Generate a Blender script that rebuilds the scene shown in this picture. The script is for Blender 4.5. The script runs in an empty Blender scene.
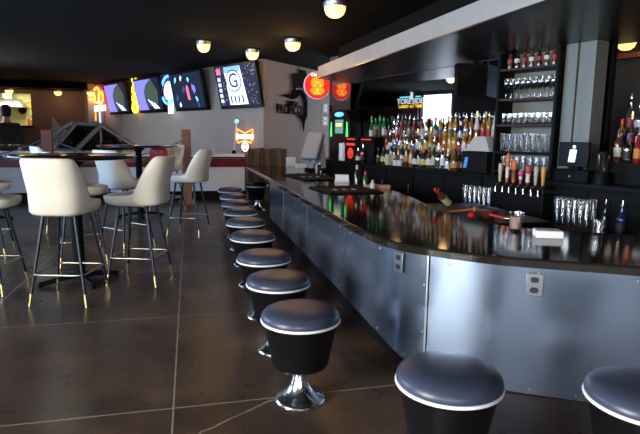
import bpy, math, random
from mathutils import Vector, Matrix
random.seed(7)
SC = bpy.context.scene
COL = SC.collection
PI = math.pi
# ------------------------------------------------------------------ camera
cd = bpy.data.cameras.new('camera'); cam = bpy.data.objects.new('camera', cd); COL.objects.link(cam)
cd.sensor_width = 36; cd.sensor_fit = 'HORIZONTAL'; cd.lens = 36 * 530 / 640; cd.clip_start = .05; cd.clip_end = 200
R = ((0.971364, 0.02313, 0.23647), (-0.237223, 0.150302, 0.959758), (0.013343, 0.98837, -0.151484))
cam.matrix_world = Matrix([[R[i][0], R[i][1], -R[i][2], (0, 0, 1.45)[i]] for i in range(3)] + [[0, 0, 0, 1]])
SC.camera = cam
# ------------------------------------------------------------------ colour management, daylight
SC.view_settings.view_transform = 'Standard'; SC.view_settings.look = 'None'
SC.view_settings.gamma = 1; SC.view_settings.use_curve_mapping = False
SC.view_settings.exposure = 0.75
W = bpy.data.worlds.new('sky'); SC.world = W; W.use_nodes = True
wb = W.node_tree.nodes['Background']; wb.inputs[0].default_value = (.78, .88, 1, 1); wb.inputs[1].default_value = 2.6
def area(name, loc, target, sx, sy, power, col=(1, 1, 1)):
    l = bpy.data.lights.new(name, 'AREA'); l.shape = 'RECTANGLE'; l.size = sx; l.size_y = sy; l.energy = power; l.color = col
    o = bpy.data.objects.new(name, l); COL.objects.link(o); o.location = loc
    o.rotation_euler = (Vector(target) - Vector(loc)).to_track_quat('-Z', 'Y').to_euler(); return o
area('daylight_left', (-5.25, -.5, 1.6), (0, -.5, 1.6), 2.9, 2.3, 760, (1, .98, .95))
area('daylight_back', (-1.7, -4.25, 1.6), (-1.7, 0, 1.6), 4.4, 2.3, 95, (1, .98, .95))
area('daylight_side', (-5.25, 6.6, 1.75), (0, 6.6, 1.75), 3.6, 1.9, 260, (.36, .6, 1))
area('daylight_far', (-5.25, 14.05, 1.7), (0, 14.05, 1.7), 1.3, 2.6, 90, (.86, .93, 1))
# ------------------------------------------------------------------ materials
def pm(name, col, rough=.5, metal=0, emit=None, estr=0, coat=0, spec=.5, var=None, vscale=6, bump=0, bscale=40, stretch=None, alpha=None, trans=0):
    m = bpy.data.materials.new(name); m.use_nodes = True
    nt = m.node_tree; b = nt.nodes['Principled BSDF']; L = nt.links
    b.inputs['Base Color'].default_value = (*col, 1); b.inputs['Roughness'].default_value = rough
    b.inputs['Metallic'].default_value = metal; b.inputs['Coat Weight'].default_value = coat
    b.inputs['Specular IOR Level'].default_value = spec
    if trans: b.inputs['Transmission Weight'].default_value = trans
    if emit: b.inputs['Emission Color'].default_value = (*emit, 1); b.inputs['Emission Strength'].default_value = estr
    if var or bump:
        tc = nt.nodes.new('ShaderNodeTexCoord'); mp = nt.nodes.new('ShaderNodeMapping'); L.new(tc.outputs['Object'], mp.inputs[0])
        if stretch: mp.inputs['Scale'].default_value = stretch
    if var:
        n = nt.nodes.new('ShaderNodeTexNoise'); n.inputs['Scale'].default_value = vscale; n.inputs['Detail'].default_value = 6
        r = nt.nodes.new('ShaderNodeValToRGB'); r.color_ramp.elements[0].position = .3; r.color_ramp.elements[1].position = .7
        r.color_ramp.elements[0].color = (*col, 1); r.color_ramp.elements[1].color = (*var, 1)
        L.new(mp.outputs[0], n.inputs[0]); L.new(n.outputs[0], r.inputs[0]); L.new(r.outputs[0], b.inputs['Base Color'])
    if bump:
        n2 = nt.nodes.new('ShaderNodeTexNoise'); n2.inputs['Scale'].default_value = bscale; n2.inputs['Detail'].default_value = 4
        bp = nt.nodes.new('ShaderNodeBump'); bp.inputs['Strength'].default_value = bump; bp.inputs['Distance'].default_value = .01
        L.new(mp.outputs[0], n2.inputs[0]); L.new(n2.outputs[0], bp.inputs['Height']); L.new(bp.outputs[0], b.inputs['Normal'])
    return m
def thin_glass(name, col, gloss=.12, rough=.03, mixmax=.5):
    m = bpy.data.materials.new(name); m.use_nodes = True; nt = m.node_tree; nt.nodes.clear(); L = nt.links
    o = nt.nodes.new('ShaderNodeOutputMaterial'); t = nt.nodes.new('ShaderNodeBsdfTransparent'); g = nt.nodes.new('ShaderNodeBsdfGlossy')
    t.inputs[0].default_value = (*col, 1); g.inputs['Roughness'].default_value = rough; g.inputs[0].default_value = (1, 1, 1, 1)
    lw = nt.nodes.new('ShaderNodeLayerWeight'); lw.inputs[0].default_value = .35
    mr = nt.nodes.new('ShaderNodeMapRange'); mr.inputs['To Min'].default_value = gloss; mr.inputs['To Max'].default_value = mixmax
    L.new(lw.outputs['Facing'], mr.inputs[0]); mx = nt.nodes.new('ShaderNodeMixShader')
    L.new(mr.outputs[0], mx.inputs[0]); L.new(t.outputs[0], mx.inputs[1]); L.new(g.outputs[0], mx.inputs[2]); L.new(mx.outputs[0], o.inputs[0])
    return m
M = {}
def floor_mat():
    m = bpy.data.materials.new('stained_concrete'); m.use_nodes = True; nt = m.node_tree; L = nt.links; b = nt.nodes['Principled BSDF']
    tc = nt.nodes.new('ShaderNodeTexCoord'); sp = nt.nodes.new('ShaderNodeSeparateXYZ'); L.new(tc.outputs['Object'], sp.inputs[0])
    def noise(scale, detail, rough=.6):
        n = nt.nodes.new('ShaderNodeTexNoise'); n.inputs['Scale'].default_value = scale; n.inputs['Detail'].default_value = detail
        n.inputs['Roughness'].default_value = rough; L.new(tc.outputs['Object'], n.inputs[0]); return n
    n1 = noise(1.6, 9); n2 = noise(5, 8, .7)
    r1 = nt.nodes.new('ShaderNodeValToRGB'); e = r1.color_ramp.elements
    e[0].position = .3; e[0].color = (.036, .026, .021, 1); e[1].position = .7; e[1].color = (.14, .08, .05, 1)
    x = r1.color_ramp.elements.new(.52); x.color = (.075, .045, .031, 1)
    L.new(n1.outputs[0], r1.inputs[0])
    r2 = nt.nodes.new('ShaderNodeValToRGB'); e = r2.color_ramp.elements
    e[0].position = .15; e[0].color = (.7, .7, .7, 1); e[1].position = .85; e[1].color = (1.2, 1.17, 1.12, 1); L.new(n2.outputs[0], r2.inputs[0])
    mu = nt.nodes.new('ShaderNodeMix'); mu.data_type = 'RGBA'; mu.blend_type = 'MULTIPLY'; mu.inputs['Factor'].default_value = 1
    L.new(r1.outputs[0], mu.inputs['A']); L.new(r2.outputs[0], mu.inputs['B'])
    def math_(op, a, bb=None):
        n = nt.nodes.new('ShaderNodeMath'); n.operation = op
        for i, v in enumerate((a, bb)):
            if v is None: continue
            if isinstance(v, (int, float)): n.inputs[i].default_value = v
            else: L.new(v, n.inputs[i])
        return n.outputs[0]
    def line(sock, off, per, w):
        a = math_('DIVIDE', math_('SUBTRACT', sock, off - per / 2), per); f = math_('FRACT', a)
        return math_('LESS_THAN', math_('MULTIPLY', math_('ABSOLUTE', math_('SUBTRACT', f, .5)), per), w)
    gx = line(sp.outputs[0], -.115, 1.49, .0045); gy = line(sp.outputs[1], 2.752, 1.49, .0045)
    # a wandering crack near the front stool
    wob = math_('MULTIPLY', math_('SUBTRACT', n2.outputs[0], .5), .11)
    cl = math_('ADD', math_('SUBTRACT', sp.outputs[1], 2.44), math_('MULTIPLY', math_('SUBTRACT', sp.outputs[0], -.05), -.62))
    ck = math_('LESS_THAN', math_('ABSOLUTE', math_('ADD', cl, wob)), .005)
    ck = math_('MULTIPLY', ck, math_('LESS_THAN', math_('ABSOLUTE', math_('SUBTRACT', sp.outputs[0], .2)), .3))
    g = math_('MAXIMUM', math_('MAXIMUM', gx, gy), ck)
    mx = nt.nodes.new('ShaderNodeMix'); mx.data_type = 'RGBA'; L.new(math_('MULTIPLY', g, .8), mx.inputs['Factor'])
    L.new(mu.outputs['Result'], mx.inputs['A']); mx.inputs['B'].default_value = (.36, .3, .25, 1)
    L.new(mx.outputs['Result'], b.inputs['Base Color'])
    b.inputs['Specular IOR Level'].default_value = .3
    rr = nt.nodes.new('ShaderNodeMapRange'); rr.inputs['To Min'].default_value = .22; rr.inputs['To Max'].default_value = .36
    L.new(n2.outputs[0], rr.inputs[0]); L.new(rr.outputs[0], b.inputs['Roughness'])
    bp = nt.nodes.new('ShaderNodeBump'); bp.inputs['Strength'].default_value = .05; bp.inputs['Distance'].default_value = .01
    L.new(n2.outputs[0], bp.inputs['Height']); L.new(bp.outputs[0], b.inputs['Normal'])
    return m
M['floor'] = floor_mat()
def granite():
    m = pm('dark_granite', (.006, .0055, .005), .08, var=(.022, .018, .014), vscale=160, spec=.2)
    return m
M['granite'] = granite()
M['ceil'] = pm('black_ceiling', (.0025, .0025, .003), .95, spec=.1)
M['beam'] = pm('black_beam', (.003, .003, .0035), .9, spec=.15)
M['wall'] = pm('taupe_wall', (.33, .285, .265), .8, var=(.36, .31, .29), vscale=1.5)
M['wall_dark'] = pm('slate_wall', (.11, .115, .13), .7)
M['wall_brown'] = pm('brown_wall', (.2, .14, .12), .8)
M['soffit'] = pm('soffit_grey', (.31, .3, .29), .6, var=(.34, .33, .32), vscale=3)
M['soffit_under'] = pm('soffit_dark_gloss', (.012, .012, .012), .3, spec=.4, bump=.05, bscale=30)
M['steel'] = pm('galvanised_sheet', (.15, .188, .26), .24, .74, var=(.165, .205, .28), vscale=2)
M['seam'] = pm('steel_trim', (.36, .38, .42), .35, 1)
M['black'] = pm('black_paint', (.005, .005, .0055), .55, spec=.1)
M['flat_black'] = pm('flat_black', (.006, .006, .006), .95, spec=.05)
M['black_gloss'] = pm('black_gloss', (.004, .004, .0045), .3, spec=.12)
M['vinyl_blue'] = pm('slate_blue_vinyl', (.042, .05, .082), .36, spec=.4, bump=.04, bscale=90)
M['vinyl_black'] = pm('black_vinyl', (.004, .004, .005), .42, spec=.3)
M['piping'] = pm('white_piping', (.8, .8, .82), .4)
M['chrome'] = pm('chrome', (.85, .85, .85), .2, 1)
M['cream'] = pm('cream_vinyl', (.84, .76, .63), .42, bump=.03, bscale=60)
M['leg'] = pm('black_metal_leg', (.008, .01, .02), .35, spec=.45)
M['brass'] = pm('brass', (.75, .55, .22), .3, 1)
M['ring'] = pm('pewter_ring', (.55, .5, .4), .32, 1)
M['table'] = pm('dark_tabletop', (.03, .014, .01), .12, var=(.05, .022, .014), vscale=3)
M['red'] = pm('red_vinyl', (.5, .01, .02), .4)
M['redstripe'] = pm('maroon_paint', (.2, .012, .02), .35)
M['white'] = pm('white_gelcoat', (.86, .87, .9), .35)
M['paper'] = pm('white_paper', (.82, .8, .8), .7)
M['alu'] = pm('aluminium', (.55, .57, .6), .4, 1)
M['grey'] = pm('grey_plastic', (.3, .31, .32), .4)
M['white_plastic'] = pm('white_plastic', (.75, .76, .77), .3)
M['brushed'] = pm('brushed_steel_panel', (.2, .2, .175), .45, .3, var=(.15, .15, .13), vscale=5, stretch=(1, 1, .1))
M['mirror'] = pm('mirror_silver', (.36, .38, .42), .02, 1)
M['plank'] = pm('reclaimed_plank', (.06, .028, .014), .7, var=(.2, .1, .05), vscale=6, stretch=(5, 5, .5), bump=.3, bscale=25)
M['plank2'] = pm('reclaimed_plank_dark', (.03, .018, .012), .7, var=(.11, .06, .035), vscale=6, stretch=(5, 5, .5), bump=.3, bscale=25)
M['piling'] = pm('weathered_piling', (.24, .1, .06), .8, var=(.33, .15, .09), vscale=5, stretch=(4, 4, .5), bump=.3)
M['rope'] = pm('blue_rope', (.12, .17, .3), .8)
M['pane'] = thin_glass('clear_pane', (.95, .97, .97), .04, .02, .35)
M['smoke'] = thin_glass('tinted_windshield', (.28, .3, .3), .08, .05, .4)
M['glassware'] = thin_glass('bar_glass', (.86, .86, .86), .14, .08, .7)
M['bulb'] = pm('warm_diffuser', (.9, .7, .4), .4, emit=(1, .5, .16), estr=1.4)
M['lampcap'] = pm('brushed_lamp_cap', (.45, .45, .45), .4, 1)
M['rubber'] = pm('black_rubber_mat', (.006, .006, .006), .7, spec=.2)
M['shelf_red'] = pm('dark_red_edge', (.022, .007, .007), .5, spec=.3)
M['plate'] = pm('steel_cover_plate', (.22, .23, .26), .4, .8)
M['outlet_dark'] = pm('black_outlet', (.012, .012, .014), .4)
M['cloth_dark'] = pm('dark_clothing', (.012, .012, .014), .9)
M['skin'] = pm('skin', (.35, .2, .14), .6)
def em(name, c, s): return pm(name, tuple(min(1, v)*.3 for v in c), .5, emit=c, estr=s, spec=.08)
M['e_red'] = em('neon_red', (1, .04, .02), 2.2); M['e_orange'] = em('neon_orange', (1, .22, .02), 2.4)
M['e_yellow'] = em('neon_yellow', (1, .62, .05), 2.2); M['e_white'] = em('neon_white', (1, 1, 1), 1.2)
M['e_blue'] = em('neon_blue', (.05, .2, 1), 3.0); M['e_cyan'] = em('neon_cyan', (.1, .75, 1), 2.0)
M['e_green'] = em('neon_green', (.1, .9, .15), .9); M['e_pale'] = em('pale_lightbox', (.8, .9, 1), 1.3)
M['e_violet'] = em('screen_violet', (.2, .2, .85), .9); M['e_deep'] = em('screen_black', (.008, .012, .03), 1)
M['e_dkgreen'] = em('screen_green', (.05, .08, .07), .8); M['e_navy'] = em('screen_navy', (.03, .06, .18), 1); M['e_pink'] = em('screen_pink', (.9, .15, .3), .9)
M['e_redglow'] = em('red_lightbox', (.75, .03, .02), 1.3); M['e_amber'] = em('amber_glow', (1, .3, .02), 1.5)
def kitchen_mat():
    m = bpy.data.materials.new('kitchen_wall'); m.use_nodes = True
    b = m.node_tree.nodes['Principled BSDF']; b.inputs['Base Color'].default_value = (.62, .6, .3, 1); b.inputs['Roughness'].default_value = .6
    return m
M['kitchen'] = kitchen_mat()
def confetti():
    m = bpy.data.materials.new('confetti_screen'); m.use_nodes = True; nt = m.node_tree; L = nt.links; b = nt.nodes['Principled BSDF']
    b.inputs['Base Color'].default_value = (.01, .01, .01, 1); b.inputs['Roughness'].default_value = .4; b.inputs['Specular IOR Level'].default_value = .08
    tc = nt.nodes.new('ShaderNodeTexCoord'); v = nt.nodes.new('ShaderNodeTexVoronoi'); v.inputs['Scale'].default_value = 13; L.new(tc.outputs['Object'], v.inputs[0])
    lt = nt.nodes.new('ShaderNodeMath'); lt.operation = 'LESS_THAN'; lt.inputs[1].default_value = .24; L.new(v.outputs['Distance'], lt.inputs[0])
    hs = nt.nodes.new('ShaderNodeHueSaturation'); hs.inputs['Saturation'].default_value = .7; hs.inputs['Value'].default_value = .6; L.new(v.outputs['Color'], hs.inputs['Color'])
    mx = nt.nodes.new('ShaderNodeMix'); mx.data_type = 'RGBA'; L.new(lt.outputs[0], mx.inputs['Factor'])
    mx.inputs['A'].default_value = (.01, .015, .05, 1); L.new(hs.outputs[0], mx.inputs['B']); L.new(mx.outputs['Result'], b.inputs['Emission Color'])
    b.inputs['Emission Strength'].default_value = .9
    return m
M['confetti'] = confetti()
# ------------------------------------------------------------------ mesh helpers
class MB:
    def __init__(s): s.v = []; s.f = []; s.mi = []; s.cm = 0
    def add(s, vs, fs):
        o = len(s.v); s.v += [tuple(p) for p in vs]; s.f += [tuple(i + o for i in f) for f in fs]; s.mi += [s.cm] * len(fs); return s
    def box(s, x0, x1, y0, y1, z0, z1):
        return s.add([(x, y, z) for z in (z0, z1) for x, y in ((x0, y0), (x1, y0), (x1, y1), (x0, y1))],
                     [(3, 2, 1, 0), (4, 5, 6, 7), (0, 1, 5, 4), (1, 2, 6, 5), (2, 3, 7, 6), (3, 0, 4, 7)])
    def cbox(s, c, sx, sy, sz): return s.box(c[0]-sx/2, c[0]+sx/2, c[1]-sy/2, c[1]+sy/2, c[2]-sz/2, c[2]+sz/2)
    def prism(s, poly, z0, z1):
        n = len(poly); a = sum(poly[i][0]*poly[(i+1) % n][1]-poly[(i+1) % n][0]*poly[i][1] for i in range(n))
        if a < 0: poly = poly[::-1]
        return s.add([(p[0], p[1], z0) for p in poly] + [(p[0], p[1], z1) for p in poly],
                     [tuple(range(n))[::-1], tuple(range(n, 2*n))] + [(i, (i+1) % n, n+(i+1) % n, n+i) for i in range(n)])
    def slab(s, pts, n, t):   # extrude a planar 3D polygon along n by t
        n = Vector(n).normalized(); k = len(pts); A = [Vector(p) for p in pts]; B = [p + n*t for p in A]
        return s.add(A + B, [tuple(range(k))[::-1], tuple(range(k, 2*k))] + [(i, (i+1) % k, k+(i+1) % k, k+i) for i in range(k)])
    def lathe(s, prof, n=24, c=(0, 0, 0)):
        vs = []; fs = []
        for r, z in prof: vs += [(c[0]+r*math.cos(2*PI*i/n), c[1]+r*math.sin(2*PI*i/n), c[2]+z) for i in range(n)]
        for j in range(len(prof)-1):
            for i in range(n): fs.append((j*n+i, j*n+(i+1) % n, (j+1)*n+(i+1) % n, (j+1)*n+i))
        if prof[0][0] > 1e-5: fs.append(tuple(range(n))[::-1])
        if prof[-1][0] > 1e-5: fs.append(tuple((len(prof)-1)*n+i for i in range(n)))
        return s.add(vs, fs)
    def tube(s, pts, r, n=10, closed=False, r1=None):
        P = [Vector(p) for p in pts]; k = len(P); vs = []; fs = []
        for j in range(k):
            if closed: t = P[(j+1) % k]-P[j-1]
            else: t = P[min(j+1, k-1)]-P[max(j-1, 0)]
            t.normalize(); a = Vector((0, 0, 1)) if abs(t.z) < .95 else Vector((1, 0, 0))
            x = t.cross(a).normalized(); y = t.cross(x)
            rr = r if r1 is None else r+(r1-r)*j/(k-1)
            vs += [P[j]+x*rr*math.cos(2*PI*i/n)+y*rr*math.sin(2*PI*i/n) for i in range(n)]
        for j in range(k if closed else k-1):
            for i in range(n): fs.append((j*n+i, j*n+(i+1) % n, ((j+1) % k)*n+(i+1) % n, ((j+1) % k)*n+i))
        if not closed: fs += [tuple(range(n)), tuple((k-1)*n+i for i in range(n))[::-1]]
        return s.add(vs, fs)
    def grid(s, rows, closed=True, cap0=False, cap1=False):
        n = len(rows[0]); vs = [p for r in rows for p in r]; fs = []
        for j in range(len(rows)-1):
            for i in range(n if closed else n-1): fs.append((j*n+i, j*n+(i+1) % n, (j+1)*n+(i+1) % n, (j+1)*n+i))
        if cap0: fs.append(tuple(range(n))[::-1])
        if cap1: fs.append(tuple((len(rows)-1)*n+i for i in range(n)))
        return s.add(vs, fs)
def mesh_obj(name, me, parent=None):
    o = bpy.data.objects.new(name, me); COL.objects.link(o)
    if parent: o.parent = parent
    return o
def obj(name, mb, mat, parent=None, bevel=0, seg=2, ang=40, fix=True):
    me = bpy.data.meshes.new(name); me.from_pydata([tuple(v) for v in mb.v], [], mb.f); me.update()
    for m in (mat if isinstance(mat, (list, tuple)) else [mat]): me.materials.append(M[m] if isinstance(m, str) else m)
    for p, i in zip(me.polygons, mb.mi): p.material_index = i; p.use_smooth = True
    if fix:
        import bmesh
        bm = bmesh.new(); bm.from_mesh(me); bmesh.ops.recalc_face_normals(bm, faces=bm.faces); bm.to_mesh(me); bm.free()
    me.set_sharp_from_angle(angle=math.radians(ang))
    o = mesh_obj(name, me, parent)
    if bevel:
        b = o.modifiers.new('bevel', 'BEVEL'); b.width = bevel; b.segments = seg; b.limit_method = 'ANGLE'; b.angle_limit = math.radians(50); b.harden_normals = False
    return o
def tag(o, label=None, cat=None, group=None, kind=None):
    if label: o['label'] = label
    if cat: o['category'] = cat
    if group: o['group'] = group
    if kind: o['kind'] = kind
    return o
def thing(name, label, cat, loc=(0, 0, 0), rz=0, group=None):
    o = bpy.data.objects.new(name, None); COL.objects.link(o); o.location = loc; o.rotation_euler = (0, 0, rz); o.empty_display_size = .1
    return tag(o, label, cat, group)
def struct(name, mb, mat, **k): return tag(obj(name, mb, mat, **k), kind='structure')
def dup(root, loc, rz=0, label=None, group=None, scale=None):
    r = root.copy(); COL.objects.link(r); r.location = loc; r.rotation_euler = (0, 0, rz)
    if label: r['label'] = label
    if group: r['group'] = group
    if scale: r.scale = scale
    for ch in list(root.children):
        c = ch.copy(); COL.objects.link(c); c.parent = r
        for g in list(ch.children):
            d = g.copy(); COL.objects.link(d); d.parent = c
    return r
def text(name, body, size, mat, parent, loc, rot=(PI/2, 0, 0), ext=.004, sx=1, align='CENTER'):
    c = bpy.data.curves.new(name, 'FONT'); c.body = body; c.size = size; c.extrude = ext; c.align_x = align; c.align_y = 'CENTER'; c.resolution_u = 3; c.offset = size*.012
    t = bpy.data.objects.new(name, c); COL.objects.link(t)
    me = bpy.data.meshes.new_from_object(t.evaluated_get(bpy.context.evaluated_depsgraph_get()))
    bpy.data.objects.remove(t); me.materials.clear(); me.materials.append(M[mat] if isinstance(mat, str) else mat)
    o = mesh_obj(name, me, parent); o.location = loc; o.rotation_euler = rot; o.scale = (sx, 1, 1); return o
ORD = ['first', 'second', 'third', 'fourth', 'fifth', 'sixth', 'seventh', 'eighth', 'ninth', 'tenth', 'eleventh', 'twelfth', 'thirteenth', 'fourteenth', 'fifteenth',
       'sixteenth', 'seventeenth', 'eighteenth', 'nineteenth', 'twentieth', 'twenty-first', 'twenty-second', 'twenty-third', 'twenty-fourth', 'twenty-fifth', 'twenty-sixth',
       'twenty-seventh', 'twenty-eighth', 'twenty-ninth', 'thirtieth', 'thirty-first', 'thirty-second', 'thirty-third', 'thirty-fourth']
# frames
BO = Vector((2.76, 9.35, 0)); BU = Vector((.2425, -.9701, 0)); BN = Vector((.9701, .2425, 0))
BROT = math.atan2(BU.y, BU.x)           # local +X runs along the back bar towards the camera, local +Y away from the guests
def bp(s, o, z=0): p = BO + BU*s + BN*o; return (p.x, p.y, z)
def crom(p, n=8):
    p = [Vector((*q, 0)) for q in p]; out = []
    for i in range(len(p)-1):
        a = p[max(i-1, 0)]; b = p[i]; c = p[i+1]; d = p[min(i+2, len(p)-1)]
        for k in range(n):
            t = k/n; out.append(.5*(2*b+(c-a)*t+(2*a-5*b+4*c-d)*t*t+(3*b-a-3*c+d)*t**3))
    return out + [p[-1]]
# ------------------------------------------------------------------ room shell
CZ = 3.05
struct('floor', MB().box(-9, 8, -4.4, 24, -.1, 0), 'floor')
struct('ceiling', MB().box(-9, 8, -4.4, 24, CZ, CZ+.1), 'ceil')
mb = MB()   # left wall with two window openings
for y0, y1, z0, z1 in ((-4.4, -2.0, 0, CZ), (-2.0, 1.0, 0, .45), (-2.0, 1.0, 2.75, CZ), (1.0, 4.8, 0, CZ), (4.8, 8.4, 0, .8), (4.8, 8.4, 2.7, CZ), (8.4, 13.35, 0, CZ), (13.35, 14.75, 0, .25), (13.35, 14.75, 2.98, CZ), (14.75, 15.8, 0, CZ)):
    mb.box(-5.2, -5, y0, y1, z0, z1)
struct('wall_left', mb, 'wall_dark')
mb = MB()
for x0, x1, z0, z1 in ((-9, -3.9, 0, CZ), (-3.9, .5, 0, .45), (-3.9, .5, 2.75, CZ), (.5, 8, 0, CZ)): mb.box(x0, x1, -4.4, -4.2, z0, z1)
struct('wall_back', mb, 'wall_dark')
struct('wall_right', MB().box(7.8, 8, -4.4, 12, 0, CZ), 'wall_dark')
struct('wall_side', MB().box(-9.2, -9, 15.6, 24, 0, CZ), 'wall_brown')
struct('wall_corner', MB().box(-9, -5, 15.6, 15.8, 0, CZ), 'wall_dark')
def window(nm, P0, P1, z0, z1, nv):
    P0 = Vector(P0); P1 = Vector(P1); d = (P1-P0); L = d.length; d.normalize(); n = Vector((-d.y, d.x, 0)); mb = MB()
    def bar(a, b, za, zb):
        q = [P0+d*a-n*.04, P0+d*b-n*.04, P0+d*b+n*.04, P0+d*a+n*.04]; mb.prism([(v.x, v.y) for v in q], za, zb)
    bar(0, .06, z0, z1); bar(L-.06, L, z0, z1); bar(0, L, z0, z0+.06); bar(0, L, z1-.06, z1)
    for i in range(1, nv): bar(L*i/nv-.03, L*i/nv+.03, z0, z1)
    w = struct(nm, mb, 'black')
    q = [P0-n*.005, P1-n*.005, P1+n*.005, P0+n*.005]
    obj('pane', MB().prism([(v.x, v.y) for v in q], z0+.03, z1-.03), 'pane', w)
window('window_1', (-5.1, -2.0, 0), (-5.1, 1.0, 0), .45, 2.75, 3)
window('window_2', (-3.9, -4.3, 0), (.5, -4.3, 0), .45, 2.75, 3)
window('window_4', (-5.1, 4.8, 0), (-5.1, 8.4, 0), .8, 2.7, 3)
window('window_3', (-5.1, 13.35, 0), (-5.1, 14.75, 0), .25, 2.98, 1)
# TV wall, receding to the left, and the wall beyond the corner
C0 = Vector((1.57, 11.6, 0)); TD = Vector((-.482, .876, 0)); TN = Vector((-.876, -.482, 0))
def tw(t, o=0, z=0): p = C0 + TD*t + TN*o; return (p.x, p.y, z)
def quadwall(nm, a, b, th, z0, z1, mat):
    a = Vector(a); b = Vector(b); d = (b-a).normalized(); n = Vector((-d.y, d.x, 0))*th
    return struct(nm, MB().prism([(p.x, p.y) for p in (a, b, b+n, a+n)], z0, z1), mat)
quadwall('wall_television', tw(9.4), tw(0), .12, 0, CZ, 'wall')
quadwall('wall_beyond', C0, (3.9, 13.95, 0), .12, 0, CZ, 'wall')
# far wall with the kitchen pass-through
KY = 20.0
mb = MB()
for x0, x1, z0, z1 in ((-9, -7.2, 0, CZ), (-7.2, -5.14, 0, 1.66), (-7.2, -5.14, 2.72, CZ), (-5.14, -2.7, 0, CZ)): mb.box(x0, x1, KY, KY+.15, z0, z1)
struct('wall_far', mb, 'wall_brown')
struct('wall_kitchen', MB().box(-9, -3, 22.6, 22.75, 0, CZ), 'kitchen')
struct('trim_1', MB().box(-7.2, -5.1, KY-.12, KY+.16, 1.6, 1.66), 'black')
struct('trim_2', MB().prism([tw(9.25, .02)[:2], tw(9.25, .55)[:2], tw(8.95, .55)[:2], tw(8.95, .02)[:2]], 0, CZ), 'wall')
# dropped black bulkheads and beams
struct('ceiling_bulkhead', MB().box(-9, -3.2, 18.9, 20, 2.84, CZ), 'beam')
for i, (x, y) in enumerate([(-4.5, 7.0), (-3.0, 4.3), (-1.7, 1.8)]):
    quadwall('ceiling_beam', (x+TD.x*11, y+TD.y*11, 0), (x-TD.x*(5 if i else 7), y-TD.y*(5 if i else 7), 0), .28, CZ-.2, CZ, 'beam')
# soffit over the bar
SF = [(2.33, 9.75), (2.345, 9.5), (2.57, 5.5), (2.67, 3.75), (2.83, .9)]
back = [(3.02, 10.3), (4.05, 6.2), (4.3, 5.75), (4.62, 5.05), (5.2, 3.9), (6.2, 1.4)]
SP = SF + back[::-1]
so = struct('ceiling_soffit', MB().prism(SP, 2.5, 2.7), ['soffit'])
obj('soffit_underside', MB().prism([(p[0], p[1]) for p in SP], 2.485, 2.5), 'soffit_under', so)
struct('ceiling_drop', MB().prism([(2.7, 9.7), (2.95, 5.5), (3.2, 1), (7.2, 1), (5.7, 6.4), (4.3, 6.3), (3.2, 10)], 2.7, CZ), 'beam')
# back-bar mirror wall and the wall carrying it
mw = MB(); a = bp(-1.55, .5); b = bp(3.5, .5); c = bp(3.5, .62); d = bp(-1.55, .62)
struct('wall_mirror', MB().prism([a[:2], b[:2], c[:2], d[:2]], 0, CZ), 'wall_dark')
a = bp(-1.52, .485); b = bp(3.42, .485); c = bp(3.42, .5); d = bp(-1.52, .5)
tag(obj('bar_mirror', MB().prism([a[:2], b[:2], c[:2], d[:2]], 1.0, 2.48), 'mirror'), 'long wall mirror behind the bottles on the back bar', 'mirror')
quadwall('wall_recess', bp(3.5, 1.75), bp(9.5, 1.75), .1, 0, CZ, 'wall_dark')
quadwall('wall_recess_side', bp(3.5, .5), bp(3.5, 1.8), .06, 0, CZ, 'wall_dark')
# ------------------------------------------------------------------ the bar
NOS = [(1.163, 11.38), (1.163, 8.0), (1.165, 5.5), (1.163, 4.2), (1.163, 3.7), (1.18, 3.33), (1.235, 3.05), (1.36, 2.86), (1.6, 2.61), (1.77, 2.49), (2.1, 2.3), (2.6, 2.0), (3.5, 1.47), (4.6, .82)]
edge = crom(NOS, 8)
def offs(line, d):
    out = []
    for i, p in enumerate(line):
        t = (line[min(i+1, len(line)-1)]-line[max(i-1, 0)]).normalized(); out.append(p+Vector((-t.y, t.x, 0))*d)
    return out
inner = crom([(2.42, 11.38), (2.42, 8), (2.42, 6.0), (2.32, 5.1), (2.18, 4.4), (2.2, 3.85), (2.32, 3.46), (2.62, 3.22), (3.02, 2.97), (4.0, 2.38), (5.1, 1.72)], 6)
bar = thing('bar_counter', 'long curved bar with dark granite top and riveted galvanised sheet front', 'bar counter', (1.6, 6, 0))
def barobj(name, mb, mat, bevel=0, parent=None, **k):
    mb.v = [(v[0]-1.6, v[1]-6, v[2]) for v in mb.v]; return obj(name, mb, mat, parent or bar, bevel, **k)
def band(A, B, z0, z1):
    mb = MB(); rows = [[(p.x, p.y, z0) for p in A], [(p.x, p.y, z1) for p in A], [(p.x, p.y, z1) for p in B], [(p.x, p.y, z0) for p in B]]
    n = len(A); mb.grid(rows+[rows[0]], closed=False)
    for k in (0, n-1): mb.add([rows[j][k] for j in range(4)], [(0, 1, 2, 3)])
    return mb
def resample(line, n):
    ds = [0]
    for i in range(1, len(line)): ds.append(ds[-1]+(line[i]-line[i-1]).length)
    out = []; j = 0
    for k in range(n):
        s = ds[-1]*k/(n-1)
        while j < len(ds)-2 and ds[j+1] < s: j += 1
        out.append(line[j].lerp(line[j+1], (s-ds[j])/max(1e-9, ds[j+1]-ds[j])))
    return out
def bandn(A, B, z0, z1):       # top surface between two lines with matched parameters by nearest fraction
    return band(A, B, z0, z1)
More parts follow.
